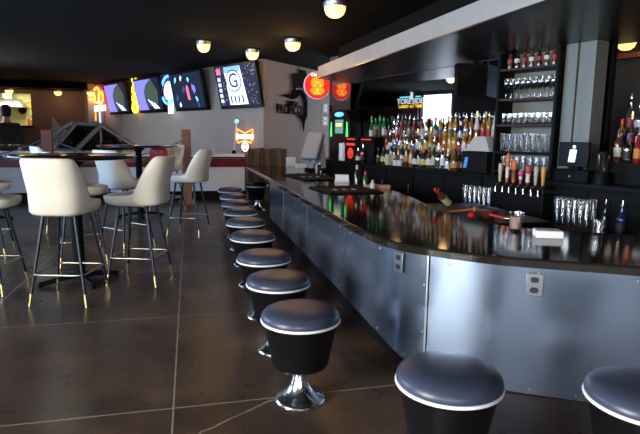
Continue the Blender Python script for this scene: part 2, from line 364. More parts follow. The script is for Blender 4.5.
# matched inner points: split both lines at the straight / curved / end sections
def section(line, f0, f1, key): return [p for p in line if f0 <= key(p) <= f1]
e1 = [p for p in edge if p.y >= 4.2]; e2 = [p for p in edge if p.y < 4.2]; e2 = [e1[-1]]+e2
i1 = [p for p in inner if p.y >= 4.5]; i2 = [p for p in inner if p.y < 4.5]; i2 = [i1[-1]]+i2
EA = resample(e1, 20)+resample(e2, 50)[1:]; IA = resample(i1, 20)+resample(i2, 50)[1:]
barobj('countertop', band(EA, IA, .75, .8), 'granite', .012, ang=50)
pan = offs(edge, .03)
def zb(y):
    K = [(2.87, .014), (2.97, .04), (3.06, .075), (3.18, .115), (3.33, .14), (3.5, .155), (4.2, .175), (12, .18)]
    if y <= K[0][0]: return max(.003, K[0][1]-.02*(K[0][0]-y))
    for (a, za), (b, zb_) in zip(K, K[1:]):
        if a <= y <= b: return za+(zb_-za)*(y-a)/(b-a)
    return .18
RIV = None
cuts = [8.12, 6.87, 5.43, 4.0, 2.87]
dense = resample(pan, 900)
def upto(p): return p.y
segs = []; bounds = [8.12, 6.87, 5.43, 4.0, 2.873, 1.42, .85]
body_line = [p for p in dense if p.y <= 8.12]
for k in range(len(bounds)-1):
    s = [p for p in dense if bounds[k+1] <= p.y <= bounds[k]]
    n = max(3, int(len(s)/6)); s = resample(s, n); mb = MB()
    q = offs(s, .012)
    mb.grid([[(p.x, p.y, .75) for p in s], [(p.x, p.y, zb(p.y)) for p in s], [(p.x, p.y, zb(p.y)) for p in q], [(p.x, p.y, .75) for p in q]], closed=False)
    pn = barobj('panel', mb, 'steel', ang=30)
    # rivets along the rims, trim strip at the seam
    L = sum((s[i+1]-s[i]).length for i in range(len(s)-1)); m = max(3, int(L/.24)); rs = resample(s, m*4+1)
    t3 = lambda i: (rs[min(i+1, len(rs)-1)]-rs[max(i-1, 0)]).normalized()
    def rivet(p, t, z):
        global RIV
        nn = Vector((t.y, -t.x, 0))
        if RIV is None:
            o = obj('rivet', MB().lathe([(.0075, -.002), (.0075, .002), (.005, .0045), (0, .005)], 8), 'seam', pn); RIV = o.data
        else: o = mesh_obj('rivet', RIV, pn)
        o.location = p+Vector((-1.6, -6, z)); o.rotation_euler = nn.to_track_quat('Z', 'Y').to_euler()
    for j in range(m):
        i = j*4+2; rivet(rs[i], t3(i), zb(rs[i].y)+.03)
        if j % 2 == 0: rivet(rs[i], t3(i), .715)
    for z in (.26, .41, .56): rivet(s[-1]+(s[-2]-s[-1]).normalized()*.02, t3(len(rs)-1), z)
    if k < 5:
        t = (s[-1]-s[-2]).normalized(); nn = Vector((t.y, -t.x, 0)); p = s[-1]
        strip = MB().prism([((p+t*a+nn*b).x, (p+t*a+nn*b).y) for a, b in ((-.005, 0), (.005, 0), (.005, .003), (-.005, .003))], zb(p.y), .75)
        barobj('seam_strip', strip, 'seam', parent=pn)
barobj('end_panel', MB().box(1.195, 2.3, 8.1, 8.13, .18, .75), 'steel')
core = [p for p in dense if p.y <= 8.1]; core = resample(core, 60)
barobj('toe_kick', band(offs(core, .06), offs(core, .12), 0, .5), 'black')
c2 = offs(core, .09); far = [p for p in IA if p.y <= 8.1]; far = resample([p-Vector((.06, .03, 0)) for p in far], 60)
barobj('underbar_back', band(far, offs(far, .03), 0, .75), 'black')
barobj('support_post', MB().tube([(1.75, 10.9, 0), (1.75, 10.9, .75)], .05, 12), 'black')
# sockets screwed to the front
def outlet_plate(parent, w, h, plate, slots):
    pl = obj('cover_plate', MB().cbox((0, 0, 0), w, .008, h), plate, parent, .003)
    for sz in (-1, 1):
        mb = MB(); pts = [(.019*math.cos(2*PI*i/20), 0, .026*sz*h/.115+max(-.016, min(.016, .019*math.sin(2*PI*i/20)))) for i in range(20)]
        k = w/.075; mb.slab([(x*k, -.004, z) for x, _, z in pts], (0, -1, 0), .003)
        r = obj('socket', mb, slots, pl)
for (x, y, ang, lab) in ((1.838, 2.478, -.53, ''), (1.262, 3.04, -1.33, '')):
    o = bpy.data.objects.new('outlet', None); COL.objects.link(o); o.parent = bar; o.location = (x-1.6, y-6, .65 if y < 3 else .672); o.rotation_euler = (0, 0, ang)
    outlet_plate(o, .09, .13, 'plate', 'outlet_dark')
# ------------------------------------------------------------------ round swivel stools
def make_stool(label, group):
    t = thing('bar_stool', label, 'bar stool', (0, 0, 0), 0, group)
    prof = [(.206, .447), (.213, .456), (.214, .468), (.209, .482), (.196, .496), (.17, .507), (.12, .514), (.06, .516), (0, .516)]
    obj('seat', MB().lathe([(0, .445)]+prof, 48), 'vinyl_blue', t, ang=80)
    mb = MB(); mb.tube([(.211*math.cos(2*PI*i/48), .211*math.sin(2*PI*i/48), .447) for i in range(48)], .0075, 8, closed=True)
    obj('piping', mb, 'piping', t, ang=80)
    obj('skirt', MB().lathe([(0, .195), (.13, .195), (.148, .2), (.155, .212), (.2, .443), (.205, .446)], 48), 'vinyl_black', t, ang=50)
    obj('pedestal', MB().lathe([(.137, 0), (.14, .006), (.136, .014), (.128, .02), (.1, .034), (.072, .06), (.052, .095), (.043, .13), (.042, .15), (.048, .152), (.048, .166), (.04, .168), (.04, .196)], 40), 'chrome', t, ang=30)
    for ch in t.children: ch.scale = (1, 1, 1.035)
    return t
SY = [2.71, 3.42, 4.12, 5.03, 5.87, 6.7, 7.5, 8.37, 9.38]
SX = [.567, .561, .558, .575, .592, .614, .633, .66, .68]
S0 = make_stool('slate blue round bar stool nearest the camera in the row along the bar', 'round stools along the bar')
S0.location = (SX[0], SY[0], 0)
for i in range(1, 9):
    dup(S0, (SX[i], SY[i], 0), .3*i, 'slate blue round bar stool, %s from the camera in the row along the bar' % ORD[i])
dup(S0, (1.006, 1.85, 0), 1, 'slate blue round stool before the curved end of the bar, below the wall socket')
dup(S0, (1.68, 1.555, 0), 2, 'slate blue round stool cut off by the right edge of the photo')
bs = dup(S0, (1.262, 10.28, 0), 2, 'round black stool under the far end of the bar by the planks')
for ch in bs.children:
    if ch.name.startswith('seat'):
        ch.data = ch.data.copy(); ch.data.materials[0] = M['vinyl_black']
# ------------------------------------------------------------------ high chairs
def make_chair(label, group):
    t = thing('high_chair', label, 'bar chair', (0, 0, 0), 0, group)
    N = 84; a, b = .24, .29
    def plan(th, k):
        c, s = math.cos(th), math.sin(th); e = 2/3.0
        return (a*k*math.copysign(abs(c)**e, c), b*k*math.copysign(abs(s)**e, s))
    def hgt(th):     # the back is at -Y
        y = plan(th, 1)[1]; x = min(1, max(0, (-.03-y)/.19)); f = x*x*(3-2*x); f = .93*f+.07*min(1, max(0, (b-y)/(2*b)))
        return .862+.385*f, f
    rows = []
    for (k, zr, lean) in (('c', 0, 0), (.80, .77, 0), (.93, .78, 0), (1.0, .805, 0), (1.02, 'a.33', 1), (1.03, 'a.66', 1), (1.03, 'a.93', 1), (1.0, 'a.985', 1), (.965, 'a1', 1), (.925, 'a.98', 1), (.9, 'a.93', 1), (.89, 'a.6', 1), (.875, 'i', 1), (.82, .872, 0), (.5, .882, 0), ('t', 0, 0)):
        row = []
        for i in range(N):
            th = 2*PI*i/N; H, f = hgt(th)
            if k == 'c': row.append((0, 0, .77)); continue
            if k == 't': row.append((0, 0, .885)); continue
            if isinstance(zr, str):
                z = .86+.2*(H-.86)+.004 if zr == 'i' else .805+(H-.805)*float(zr[1:])
            else: z = zr
            x, y = plan(th, k); up = max(0, z-.85)/.4
            y -= lean*f*(.10*up**1.1-.03); x *= 1+.03*f*up*lean
            row.append((x, y, z))
        rows.append(row)
    obj('seat_shell', MB().grid(rows), 'cream', t, ang=180)
    for sx, sy in ((-1, -1), (1, -1), (1, 1), (-1, 1)):
        mb = MB(); mb.tube([(sx*.13, sy*.13, .775), (sx*.225, sy*.225, .11)], .0155, 10, r1=.012); lg = obj('leg', mb, 'leg', t)
        mb = MB(); mb.tube([(sx*.225, sy*.225, .11), (sx*.24, sy*.24, 0)], .0128, 10, r1=.0105); obj('leg_tip', mb, 'brass', lg)
    q = .207; r = .05; pts = []
    for cx, cy, a0 in ((q-r, q-r, 0), (-(q-r), q-r, 90), (-(q-r), -(q-r), 180), (q-r, -(q-r), 270)):
        pts += [((cx+(r+.012)*math.cos(math.radians(a0+j*18))), (cy+(r+.012)*math.sin(math.radians(a0+j*18))), .27) for j in range(6)]
    obj('foot_ring', MB().tube(pts, .0085, 8, closed=True), 'ring', t, ang=80)
    obj('swivel_plate', MB().box(-.14, .14, -.14, .14, .755, .775), 'leg', t)
    return t
G = 'cream bar chairs around the high tables'
CH = [(-1.04, 4.9, -.25, 'cream high chair nearest the camera, its wide back to the viewer'),
      (-.5, 5.42, 1.27, 'cream high chair side-on beside the open floor, facing the near round table'),
      (-.03, 7.88, 1.2, 'cream high chair furthest right, just left of the brown dock piling'),
      (-.8, 7.08, -.8, 'cream high chair turned right, standing behind the near table'),
      (-1.2, 6.35, -1.35, 'cream high chair mostly hidden behind the near round table'),
      (-1.83, 5.35, -1.75, 'cream high chair cut off at the left edge, nearest one there'),
      (-2.35, 6.9, -1.5, 'cream high chair at the left edge with a red cushion against it'),
      (-.42, 10.35, 2.55, 'cream high chair with a red cushion, behind the far round table'),
      (-1.9, 8.6, -1.2, 'cream high chair at the left edge behind the near tables, in shade'),
      ]
c0 = make_chair(CH[0][3], G); c0.location = (CH[0][0], CH[0][1], 0); c0.rotation_euler = (0, 0, CH[0][2])
for x, y, r, lab in CH[1:]: dup(c0, (x, y, 0), r, lab)
def make_table(label, loc, rad, rz, h=1.24):
    t = thing('high_table', label, 'table', loc, rz, 'round high tables')
    obj('tabletop', MB().lathe([(0, h-.035), (rad-.03, h-.035), (rad-.004, h-.028), (rad, h-.018), (rad-.004, h-.004), (rad-.02, h), (0, h)], 64), 'table', t, ang=50)
    obj('edge_band', MB().lathe([(rad-.005, h-.03), (rad+.004, h-.027), (rad+.004, h-.012), (rad-.005, h-.009)], 64), 'black_gloss', t)
    obj('column', MB().lathe([(.06, .05), (.055, .1), (.052, h-.12), (.1, h-.06), (.12, h-.036)], 24), 'black', t)
    for k in range(4):
        c, s = math.cos(k*PI/2), math.sin(k*PI/2); mb = MB()
        P = [(.02, .075, .045), (.18, .06, .03), (.34, .035, .02), (.38, .03, .025)]
        rows = []
        for r, zc, hw in P: rows.append([(r*c-w*s, r*s+w*c, z) for w, z in ((-hw, zc-.03), (hw, zc-.03), (hw*.7, zc+.015), (-hw*.7, zc+.015))])
        mb.grid(rows, cap0=True, cap1=True)
        lg = obj('foot', mb, 'black', t, .006)
        obj('glide', MB().lathe([(.022, 0), (.022, .012), (.012, .02)], 12, (.36*c, .36*s, 0)), 'black', lg)
    return t
T1 = make_table('round high table with a dark top nearest the camera', (-1.08, 5.5, 0), .57, .5)
T2 = make_table('round high table with a dark top further back, near the boat', (-.86, 9.75, 0), .67, .2, 1.25)
T3 = make_table('round high table at the left edge, deep in the shade', (-3.25, 9.6, 0), .6, .4, 1.24)
def cushion(label, loc, rot):
    mb = MB(); rows = []
    for j in range(9):
        v = j/8*2-1; rows.append([])
        for i in range(20):
            th = 2*PI*i/20; k = (1-abs(v)**3)**.5
            c, s = math.cos(th), math.sin(th)
            rows[-1].append((.17*k*math.copysign(abs(c)**.5, c), .05*v, .15*k*math.copysign(abs(s)**.5, s)+.15))
    mb.grid(rows); o = obj('cushion', mb, 'red', None, ang=180); o.location = loc; o.rotation_euler = rot
    return tag(o, label, 'cushion', 'red cushions on the chairs')
cushion('red cushion standing on the chair behind the far table', (-.55, 10.42, .9), (.2, 0, -.3))
cushion('red cushion behind the near table, right of the nearest chair back', (-1.3, 6.33, .9), (.1, 0, -1.35))
cushion('red cushion at the left edge on a cream chair', (-2.33, 6.9, .89), (.2, 0, -.4))

# ------------------------------------------------------------------ back bar
def flat(pts): return [(p[0], p[1]) for p in pts]
def cabinet_run(label, s0, s1, depth, nd):
    t = thing('back_bar_cabinet', label, 'cabinet', bp(0, 0), BROT, 'back bar cabinets')
    obj('cabinet', MB().box(s0, s1, .03, depth-.01, 0, .95), 'black', t); obj('worktop', MB().box(s0, s1, 0, depth, .95, 1.0), 'black_gloss', t, .006)
    w = (s1-s0)/nd
    for k in range(nd):
        d = obj('door', MB().box(s0+w*k+.02, s0+w*(k+1)-.02, .012, .03, .1, .93), 'black', t, .004)
        obj('handle', MB().tube([(s0+w*(k+1)-.08, -.008, .6), (s0+w*(k+1)-.08, -.008, .75)], .006, 8), 'lampcap', d)
cabinet_run('long black back bar cabinet under the rows of bottles', -1.5, 3.4, .48, 7)
cabinet_run('black back bar cabinet behind the beer taps and under the right register', 3.42, 6.4, 1.6, 4)
def bbbox(nm, lab, cat, x0, x1, y0, y1, z0, z1, mat='black', group=None):
    o = obj(nm, MB().box(x0, x1, y0, y1, z0, z1), mat, None, .004); o.location = bp(0, 0); o.rotation_euler = (0, 0, BROT); return tag(o, lab, cat, group)
bbbox('bottle_step', 'black step carrying the middle row of bottles before the mirror', 'shelf step', .85, 3.0, .19, .335, 1.0, 1.2)
bbbox('bottle_step', 'taller black step against the mirror carrying the top row of bottles', 'shelf step', .85, 3.37, .338, .48, 1.0, 1.4)
bbbox('bottle_step', 'short black step under the green-lit bottles behind the red-lit coolers', 'shelf step', .2, .84, .26, .48, 1.0, 1.4)
bbbox('low_shelf', 'low dark red shelf for tall glasses left of the tap cooler', 'shelf', 2.7, 3.78, -.28, .0, .5, .56, 'shelf_red')
bbbox('low_shelf', 'low dark red shelf for glasses and bottles right of the tap cooler', 'shelf', 4.62, 6.2, -.32, .0, .5, .56, 'shelf_red')
# bottles -----------------------------------------------------------
def bmat(n, c, r=.12, spec=.7): return pm(n, c, r, spec=spec, coat=.3)
BG = {'amber': bmat('amber_glass', (.24, .08, .01)), 'brown': bmat('brown_glass', (.09, .03, .012)), 'green': bmat('green_glass', (.01, .11, .025)), 'dark green': bmat('dark_green_glass', (.012, .04, .016)),
      'clear': thin_glass('clear_bottle', (.8, .82, .82), .2, .05, .7), 'red': bmat('red_glass', (.2, .012, .012)), 'blue': bmat('blue_glass', (.008, .022, .13)), 'black': bmat('black_glass', (.012, .011, .012)), 'golden': bmat('golden_glass', (.33, .16, .02)), 'white': bmat('frosted_glass', (.5, .5, .5), .3)}
BL = {'cream': pm('cream_label', (.48, .4, .27), .7), 'white': pm('white_label', (.55, .54, .52), .7), 'red': pm('red_label', (.3, .025, .02), .6), 'black': pm('black_label', (.02, .02, .02), .6), 'orange': pm('orange_label', (.5, .18, .03), .6), 'blue': pm('blue_label', (.04, .08, .25), .6), 'yellow': pm('yellow_label', (.5, .37, .08), .6)}
BC = {'black': pm('black_cap', (.015, .015, .015), .4), 'silver': pm('silver_pourer', (.75, .75, .75), .2, 1), 'red': pm('red_cap', (.5, .02, .02), .4), 'gold': pm('gold_cap', (.7, .5, .15), .3, 1), 'white': pm('white_cap', (.75, .75, .75), .5), 'blue': pm('blue_cap', (.03, .08, .4), .4), 'green': pm('green_cap', (.02, .3, .05), .4)}
SH = [ # outline, label z0 z1
  ([(.036, 0), (.038, .006), (.038, .2), (.034, .225), (.016, .255), (.0135, .27), (.0135, .33), (.015, .332), (.015, .345)], .06, .16),
  ([(.042, 0), (.044, .008), (.044, .15), (.04, .178), (.02, .205), (.014, .22), (.0135, .28), (.0155, .282), (.0155, .295)], .04, .125),
  ([(.034, 0), (.036, .006), (.035, .19), (.026, .22), (.018, .25), (.0135, .3), (.0135, .36), (.015, .362), (.015, .372)], .05, .15),
  ([(.04, 0), (.045, .01), (.048, .12), (.046, .165), (.02, .195), (.015, .215), (.015, .262), (.017, .264), (.017, .275)], .045, .115),
  ([(.03, 0), (.032, .005), (.032, .225), (.028, .245), (.014, .27), (.013, .32), (.0145, .322), (.0145, .335)], .07, .17)]
BME = {}
def bottle(shape, glass, label, cap, pour, loc, text_label, group, sc=1.0, rz=0):
    prof, l0, l1 = SH[shape]; key = (shape, glass)
    def me(kind, key2, mk):
        k = (shape, kind, key2)
        if k not in BME:
            o = mk(); BME[k] = o.data; bpy.data.objects.remove(o)
        return BME[k]
    root = mesh_obj('bottle', me('body', glass, lambda: obj('bottle', MB().lathe([(0, 0)]+prof+[(0, prof[-1][1])], 16), BG[glass])))
    tag(root, text_label, 'bottle', group); root.location = loc; root.scale = (sc, sc, sc); root.rotation_euler = (0, 0, rz)
    def lab():
        r = max(p[0] for p in prof)+.0012; mb = MB(); n = 12; a0 = -PI; 
        mb.grid([[(r*math.cos(a0+PI*1.5*i/n-PI/4), r*math.sin(a0+PI*1.5*i/n-PI/4), z) for i in range(n+1)] for z in (l0, l1)], closed=False)
        return obj('label', mb, BL[label])
    mesh_obj('label', me('label', label, lab), root)
    zt = prof[-1][1]; rc = prof[-1][0]+.001
    def capf():
        if pour: return obj('pourer', MB().lathe([(rc, zt-.01), (rc, zt+.008), (.006, zt+.014), (.004, zt+.05), (0, zt+.05)], 10), BC['silver'])
        return obj('cap', MB().lathe([(rc, zt-.045), (rc, zt+.006), (rc-.003, zt+.009), (0, zt+.009)], 12), BC[cap])
    mesh_obj('pourer' if pour else 'cap', me('pourer' if pour else 'cap', cap, capf), root)
    return root
GL = ['amber', 'clear', 'clear', 'golden', 'brown', 'green', 'red', 'clear', 'amber', 'black', 'golden', 'dark green', 'white', 'brown']
LB = ['cream', 'white', 'red', 'black', 'orange', 'cream', 'white', 'yellow', 'cream', 'blue']
CP = ['black', 'red', 'gold', 'white', 'black', 'black']
rb = random.Random(11)
for tier, (o_, z_, s0, s1, nm) in enumerate(((.1, 1.0, 1.08, 2.98, 'lowest'), (.27, 1.2, .92, 3.0, 'middle'), (.41, 1.4, .92, 3.3, 'top'))):
    n = int((s1-s0)/.104)+1
    for i in range(n):
        s = s0+(s1-s0)*i/(n-1)+rb.uniform(-.012, .012); far = i/(n-1)
        if tier == 2: g = rb.choice(['clear', 'clear', 'green', 'red', 'brown', 'black']) if far < .5 else rb.choice(['golden', 'amber', 'clear', 'golden', 'amber', 'white'])
        elif tier == 1: g = rb.choice(['clear', 'brown', 'red', 'clear', 'amber', 'brown']) if far < .5 else rb.choice(['golden', 'amber', 'amber', 'golden', 'clear', 'red'])
        else: g = rb.choice(['black', 'brown', 'clear', 'amber', 'dark green', 'black']) if far < .7 else rb.choice(['clear', 'clear', 'brown', 'black'])
        if tier == 2 and i in (9, 10): g = 'green'
        if tier == 2 and i == 15: g = 'blue'
        sh = rb.randrange(5); lb = rb.choice(LB); cp = rb.choice(CP); po = rb.random() < (.6 if tier == 2 else .3)
        if g == lb: lb = 'cream'
        pos = '%s from the left' % ORD[i] if i <= n//2 else ('%s from the right' % ORD[n-1-i] if i < n-1 else 'rightmost')
        bottle(sh, g, lb, cp, po, bp(s, o_, z_), '%s bottle, %s label, %s, %s row before the mirror' % (g, lb, pos, nm), 'bottles in three rows before the mirror', rb.uniform(.97, 1.1), rb.uniform(-.5, .5)+BROT+.3)
for i in range(4):
    s = .3+.13*i
    bottle(4 if i % 2 else 2, 'green', ['white', 'red', 'black', 'white'][i], 'green', False, bp(s, .36, 1.4), 'green-lit bottle behind the red-lit coolers, %s from the left' % ORD[i], 'green bottles on the riser', 1.08)
bottle(1, 'clear', 'white', 'white', False, bp(2.75, .015, 1.0), 'squat clear bottle alone at the shelf edge, left of the register', 'bottles at the shelf edge', .8)
bottle(3, 'brown', 'orange', 'black', False, bp(2.88, .02, 1.0), 'squat brown bottle with an orange label beside the register', 'bottles at the shelf edge', 1.05)
for i, (s, lb) in enumerate(((1.33, 'cream'), (1.52, 'white'), (1.63, 'white'))):
    mb = MB().box(-.045, .045, -.04, .04, 0, .17 if i == 0 else .085)
    o = obj('carton' if i == 0 else 'jar', mb if i == 0 else MB().lathe([(.042, 0), (.046, .01), (.046, .06), (.04, .075), (.04, .09)], 16), BL[lb], None, .006)
    o.location = bp(s, .03, 1.0); o.rotation_euler = (0, 0, BROT)
    tag(o, ['cream carton standing before the lowest bottle row', 'short white jar before the bottles, next to the cream carton', 'short white jar before the bottles, right one of two'][i], 'carton' if i == 0 else 'jar')
    if i: j = obj('lid', MB().lathe([(.043, .09), (.043, .105), (0, .105)], 16), BL['black' if i == 1 else 'red'], o)
# shot chillers and light boxes at the left end
def local(nm, lab, cat, s, o, z, group=None, rz=0): return thing(nm, lab, cat, bp(s, o, z), BROT+rz, group)
t = local('shot_chiller', 'black arched drink chiller with green side lights and a blue top light', 'drink chiller', -.6, .33, 1.0)
arch = [(-.38, 0), (.38, 0), (.38, .7)]+[(.38*math.cos(a), .7+.26*math.sin(a)) for a in [PI*i/14 for i in range(1, 14)]]+[(-.38, .7)]
obj('body', MB().slab([(x, -.12, z) for x, z in arch], (0, 1, 0), .26), 'black_gloss', t, .01)
for sx in (-1, 1): obj('side_light', MB().slab([(sx*.27, -.125, .44), (sx*.345, -.125, .44), (sx*.31, -.125, .72), (sx*.29, -.125, .72)], (0, -1, 0), .008), 'e_green', t)
obj('top_light', MB().slab([(  .17*math.cos(PI*2*i/16), -.125, .86+.045*math.sin(PI*2*i/16)) for i in range(16)], (0, -1, 0), .01), 'e_blue', t)
dsp = obj('display', MB().box(-.15, .15, -.13, -.12, .5, .76), pm('display_glass', (.05, .14, .14), .3, emit=(.12, .35, .33), estr=.5), t)
text('lettering', 'SHOTS', .07, 'e_yellow', dsp, (0, -.133, .66))
def redbox(lab, s, w, rows):
    t = local('bottle_cooler', lab, 'drink cooler', s, .09, 1.0, 'red-lit coolers')
    obj('body', MB().box(-w/2, w/2, -.1, .1, 0, .44), 'black_gloss', t, .008)
    f = obj('front_panel', MB().box(-w/2+.02, w/2-.02, -.108, -.1, .03, .42), 'black', t)
    for z, ww, h in rows: obj('light_bar', MB().box(-ww/2, ww/2, -.114, -.108, z, z+h), 'e_redglow', f)
    return f
f = redbox('black cooler with a glowing red stag emblem, left of two', .22, .44, ((.39, .26, .018), (.29, .28, .035)))
mb = MB().tube([(.075*math.cos(2*PI*i/24), -.112, .15+.085*math.sin(2*PI*i/24)) for i in range(24)], .011, 6, closed=True)
obj('emblem', mb, 'e_redglow', f)
mb = MB()
for sx in (-1, 1):
    mb.tube([(0, -.112, .1), (sx*.03, -.112, .17), (sx*.045, -.112, .21)], .008, 6)
    mb.tube([(sx*.03, -.112, .17), (sx*.01, -.112, .21)], .007, 6)
obj('emblem_stag', mb, 'e_redglow', f)
f = redbox('black cooler with a small red glow, right of two', .72, .44, ((.39, .3, .014),))
obj('emblem', MB().slab([(-.17, -.108, .1), (-.1, -.108, .1), (-.08, -.108, .135), (-.1, -.108, .17), (-.17, -.108, .17)], (0, -1, 0), .006), 'e_redglow', f)
for i, (s, g, lb, c) in enumerate(((.55, 'black', 'white', 'silver'), (.7, 'black', 'black', 'silver'), (.86, 'black', 'cream', 'gold'), (.99, 'black', 'black', 'black'))):
    bottle((3, 0, 3, 1)[i], g, lb, c, False, bp(s, -.06 if i < 2 else .06, 1.0), 'dark bottle with a %s label before the red-lit cooler, %s from the left' % (lb, ORD[i]), 'dark bottles by the coolers', .9)
# register with printer hood
t = local('cash_register', 'black cash register with a grey hood and a blue tag, right of the bottles', 'cash register', 3.24, .12, 1.0)
obj('body', MB().box(-.22, .22, -.1, .12, 0, .28), 'black', t, .012)
mb = MB(); mb.grid([[(-.22, -.06, .28), (.22, -.06, .28), (.22, .12, .28), (-.22, .12, .28)], [(-.1, -.02, .47), (.1, -.02, .47), (.1, .1, .47), (-.1, .1, .47)]], cap0=True, cap1=True)
obj('hood', mb, pm('pale_grey_hood', (.42, .42, .4), .5), t, .008)
obj('tag', MB().slab([(-.18, -.106, .06), (-.12, -.106, .06), (-.09, -.106, .2), (-.15, -.106, .2)], (0, -1, 0), .004), pm('blue_tag', (.08, .3, .7), .5), t)
# ------------------------------------------------------------------ shelf unit and pillars
SU = Vector((3.7, 5.95, 0)); SD = Vector((.4, -.9165, 0)); SROT = math.atan2(SD.y, SD.x)
t = thing('glass_shelf', 'tall black shelf unit full of glasses between mirror and steel pillars', 'shelf unit', SU, SROT)
obj('side_panel', MB().box(-.03, 0, 0, .34, 1.0, 2.48), 'black', t); obj('side_panel', MB().box(.72, .75, 0, .34, 1.0, 2.48), 'black', t)
obj('back_panel', MB().box(0, .72, .32, .34, 1.0, 2.48), pm('olive_grey_panel', (.13, .13, .11), .5), t)
SZ = [1.06, 1.29, 1.62, 1.925, 2.28]
for z in SZ: obj('shelf', MB().box(0, .72, .005, .32, z-.03, z), 'shelf_red' if z > 1.5 else 'black', t, .003)
for lab, s0, s1 in (('brushed metal pillar right beside the glass shelf', 4.275, 4.425), ('brushed metal pillar next to the dark recess, right one of the pair', 4.45, 4.645)):
    o = obj('steel_pillar', MB().box(s0, s1, 0, .2, 1.0, 2.485), 'brushed', None, .004); tag(o, lab, 'pillar', 'brushed pillars'); o.location = bp(0, .3); o.rotation_euler = (0, 0, BROT)
struct('wall_stub', MB().prism([bp(4.3, .6)[:2], bp(4.64, .6)[:2], bp(4.64, .66)[:2], bp(4.3, .66)[:2]], 1.0, 2.7), 'black')
def shelf_pt(a, d, z): p = SU+SD*a+Vector((-SD.y, SD.x, 0))*d; return (p.x, p.y, z)
def glass_mesh(kind):
    if kind == 'pint': p = [(.028, 0), (.029, .004), (.04, .145)]
    elif kind == 'tall': p = [(.026, 0), (.028, .004), (.034, .3)]
    elif kind == 'mug': p = [(.032, 0), (.034, .006), (.035, .13)]
    elif kind == 'rocks': p = [(.032, 0), (.034, .006), (.036, .1)]
    elif kind == 'wine': p = [(.034, 0), (.034, .004), (.006, .01), (.0045, .09), (.012, .1), (.034, .135), (.038, .165), (.033, .21)]
    q = p+[(r-.003, z) for r, z in p[::-1] if z > .012 and r > .01]
    q = [(0, 0)]+q+[(0, q[-1][1])]
    return MB().lathe(q, 14)
GM = {}
def glass(kind, loc, label, group, rim=None):
    if kind not in GM:
        o = obj('x', glass_mesh(kind), 'glassware', ang=50); GM[kind] = o.data; bpy.data.objects.remove(o)
    o = mesh_obj({'wine': 'wine_glass', 'pint': 'pint_glass', 'mug': 'beer_mug', 'tall': 'tall_glass', 'rocks': 'tumbler'}[kind], GM[kind]); o.location = loc
    if kind == 'pint' and group != 'loose glasses on the bar': o.scale = (1, 1, 1.2 if 'lowest' in group else 1.5)
    if kind == 'wine': o.scale = (1, 1, 1.15)
    return tag(o, label, 'glass', group)
def row(kind, n, z, d, nm, shelfname, a0=.06, a1=.67):
    for i in range(n):
        pos = '%s from the left' % ORD[i] if i <= n//2 else ('%s from the right' % ORD[n-1-i] if i < n-1 else 'rightmost')
        glass(kind, shelf_pt(a0+(a1-a0)*i/(n-1), d, z), '%s, %s, %s' % (nm, pos, shelfname), 'glasses in the '+shelfname)
row('wine', 9, SZ[3], .07, 'stemmed glass', 'front row of the shelf below the top')
row('wine', 9, SZ[3], .18, 'stemmed glass', 'back row of the shelf below the top', .04, .65)
row('mug', 9, SZ[2], .06, 'clear mug', 'front row of the middle shelf')
row('mug', 9, SZ[2], .16, 'clear mug', 'back row of the middle shelf', .03, .64)
row('pint', 9, SZ[1], .06, 'clear pint glass', 'front row of the shelf above the taps')
row('pint', 9, SZ[1], .16, 'clear pint glass', 'back row of the shelf above the taps', .03, .64)
row('pint', 8, SZ[0], .1, 'clear pint glass', 'lowest shelf behind the taps')
HM = obj('x', MB().tube([(.034, 0, .11), (.055, 0, .1), (.062, 0, .065), (.055, 0, .03), (.034, 0, .02)], .005, 6), 'glassware'); HD = HM.data; bpy.data.objects.remove(HM)
for o in list(COL.objects):
    if o.name.startswith('beer_mug'): h = mesh_obj('handle', HD, o); h.rotation_euler = (0, 0, SROT+.6)
for i in range(7):
    a = .07+.095*i
    o = obj('bottle', MB().lathe([(0, 0), (.03, 0), (.032, .01), (.032, .12), (.02, .15), (.02, .18), (0, .18)], 14), [BG['brown'], BG['black'], BG['brown']][i % 3]); o.location = shelf_pt(a, .1, SZ[4])
    obj('label', MB().lathe([(.0335, .07), (.0335, .115)], 14), BL['white' if i % 2 else 'red'], o)
    tag(o, 'dark bottle on the top shelf under the soffit, %s from the left' % ORD[i], 'bottle', 'bottles on the top shelf')
# beer taps
t = local('beer_tap_cooler', 'black beer cooler with a row of seven tap handles on top', 'beer taps', 4.215, -.13, 0)
obj('cabinet', MB().box(-.36, .36, -.13, .12, 0, .86), 'black', t, .01)
obj('tap_rail', MB().tube([(-.34, -.06, .93), (.34, -.06, .93)], .024, 14), 'black_gloss', t)
for sx in (-.3, 0, .3): obj('rail_post', MB().tube([(sx, -.06, .86), (sx, -.06, .92)], .015, 10), 'black_gloss', t)
TH = [(-.3, .26, 'cream', None), (-.195, .42, 'tall orange', 'p'), (-.1, .32, 'orange and brown', 'b'), (0, .2, 'pink', 'p'), (.1, .26, 'red-topped white', 'b'), (.205, .25, 'pale', None), (.3, .25, 'amber', None)]
TC = {'cream': (.45, .4, .3), 'tall orange': (.6, .14, .02), 'orange and brown': (.55, .13, .02), 'pink': (.55, .07, .15), 'red-topped white': (.4, .05, .05), 'pale': (.4, .33, .28), 'amber': (.5, .24, .03)}
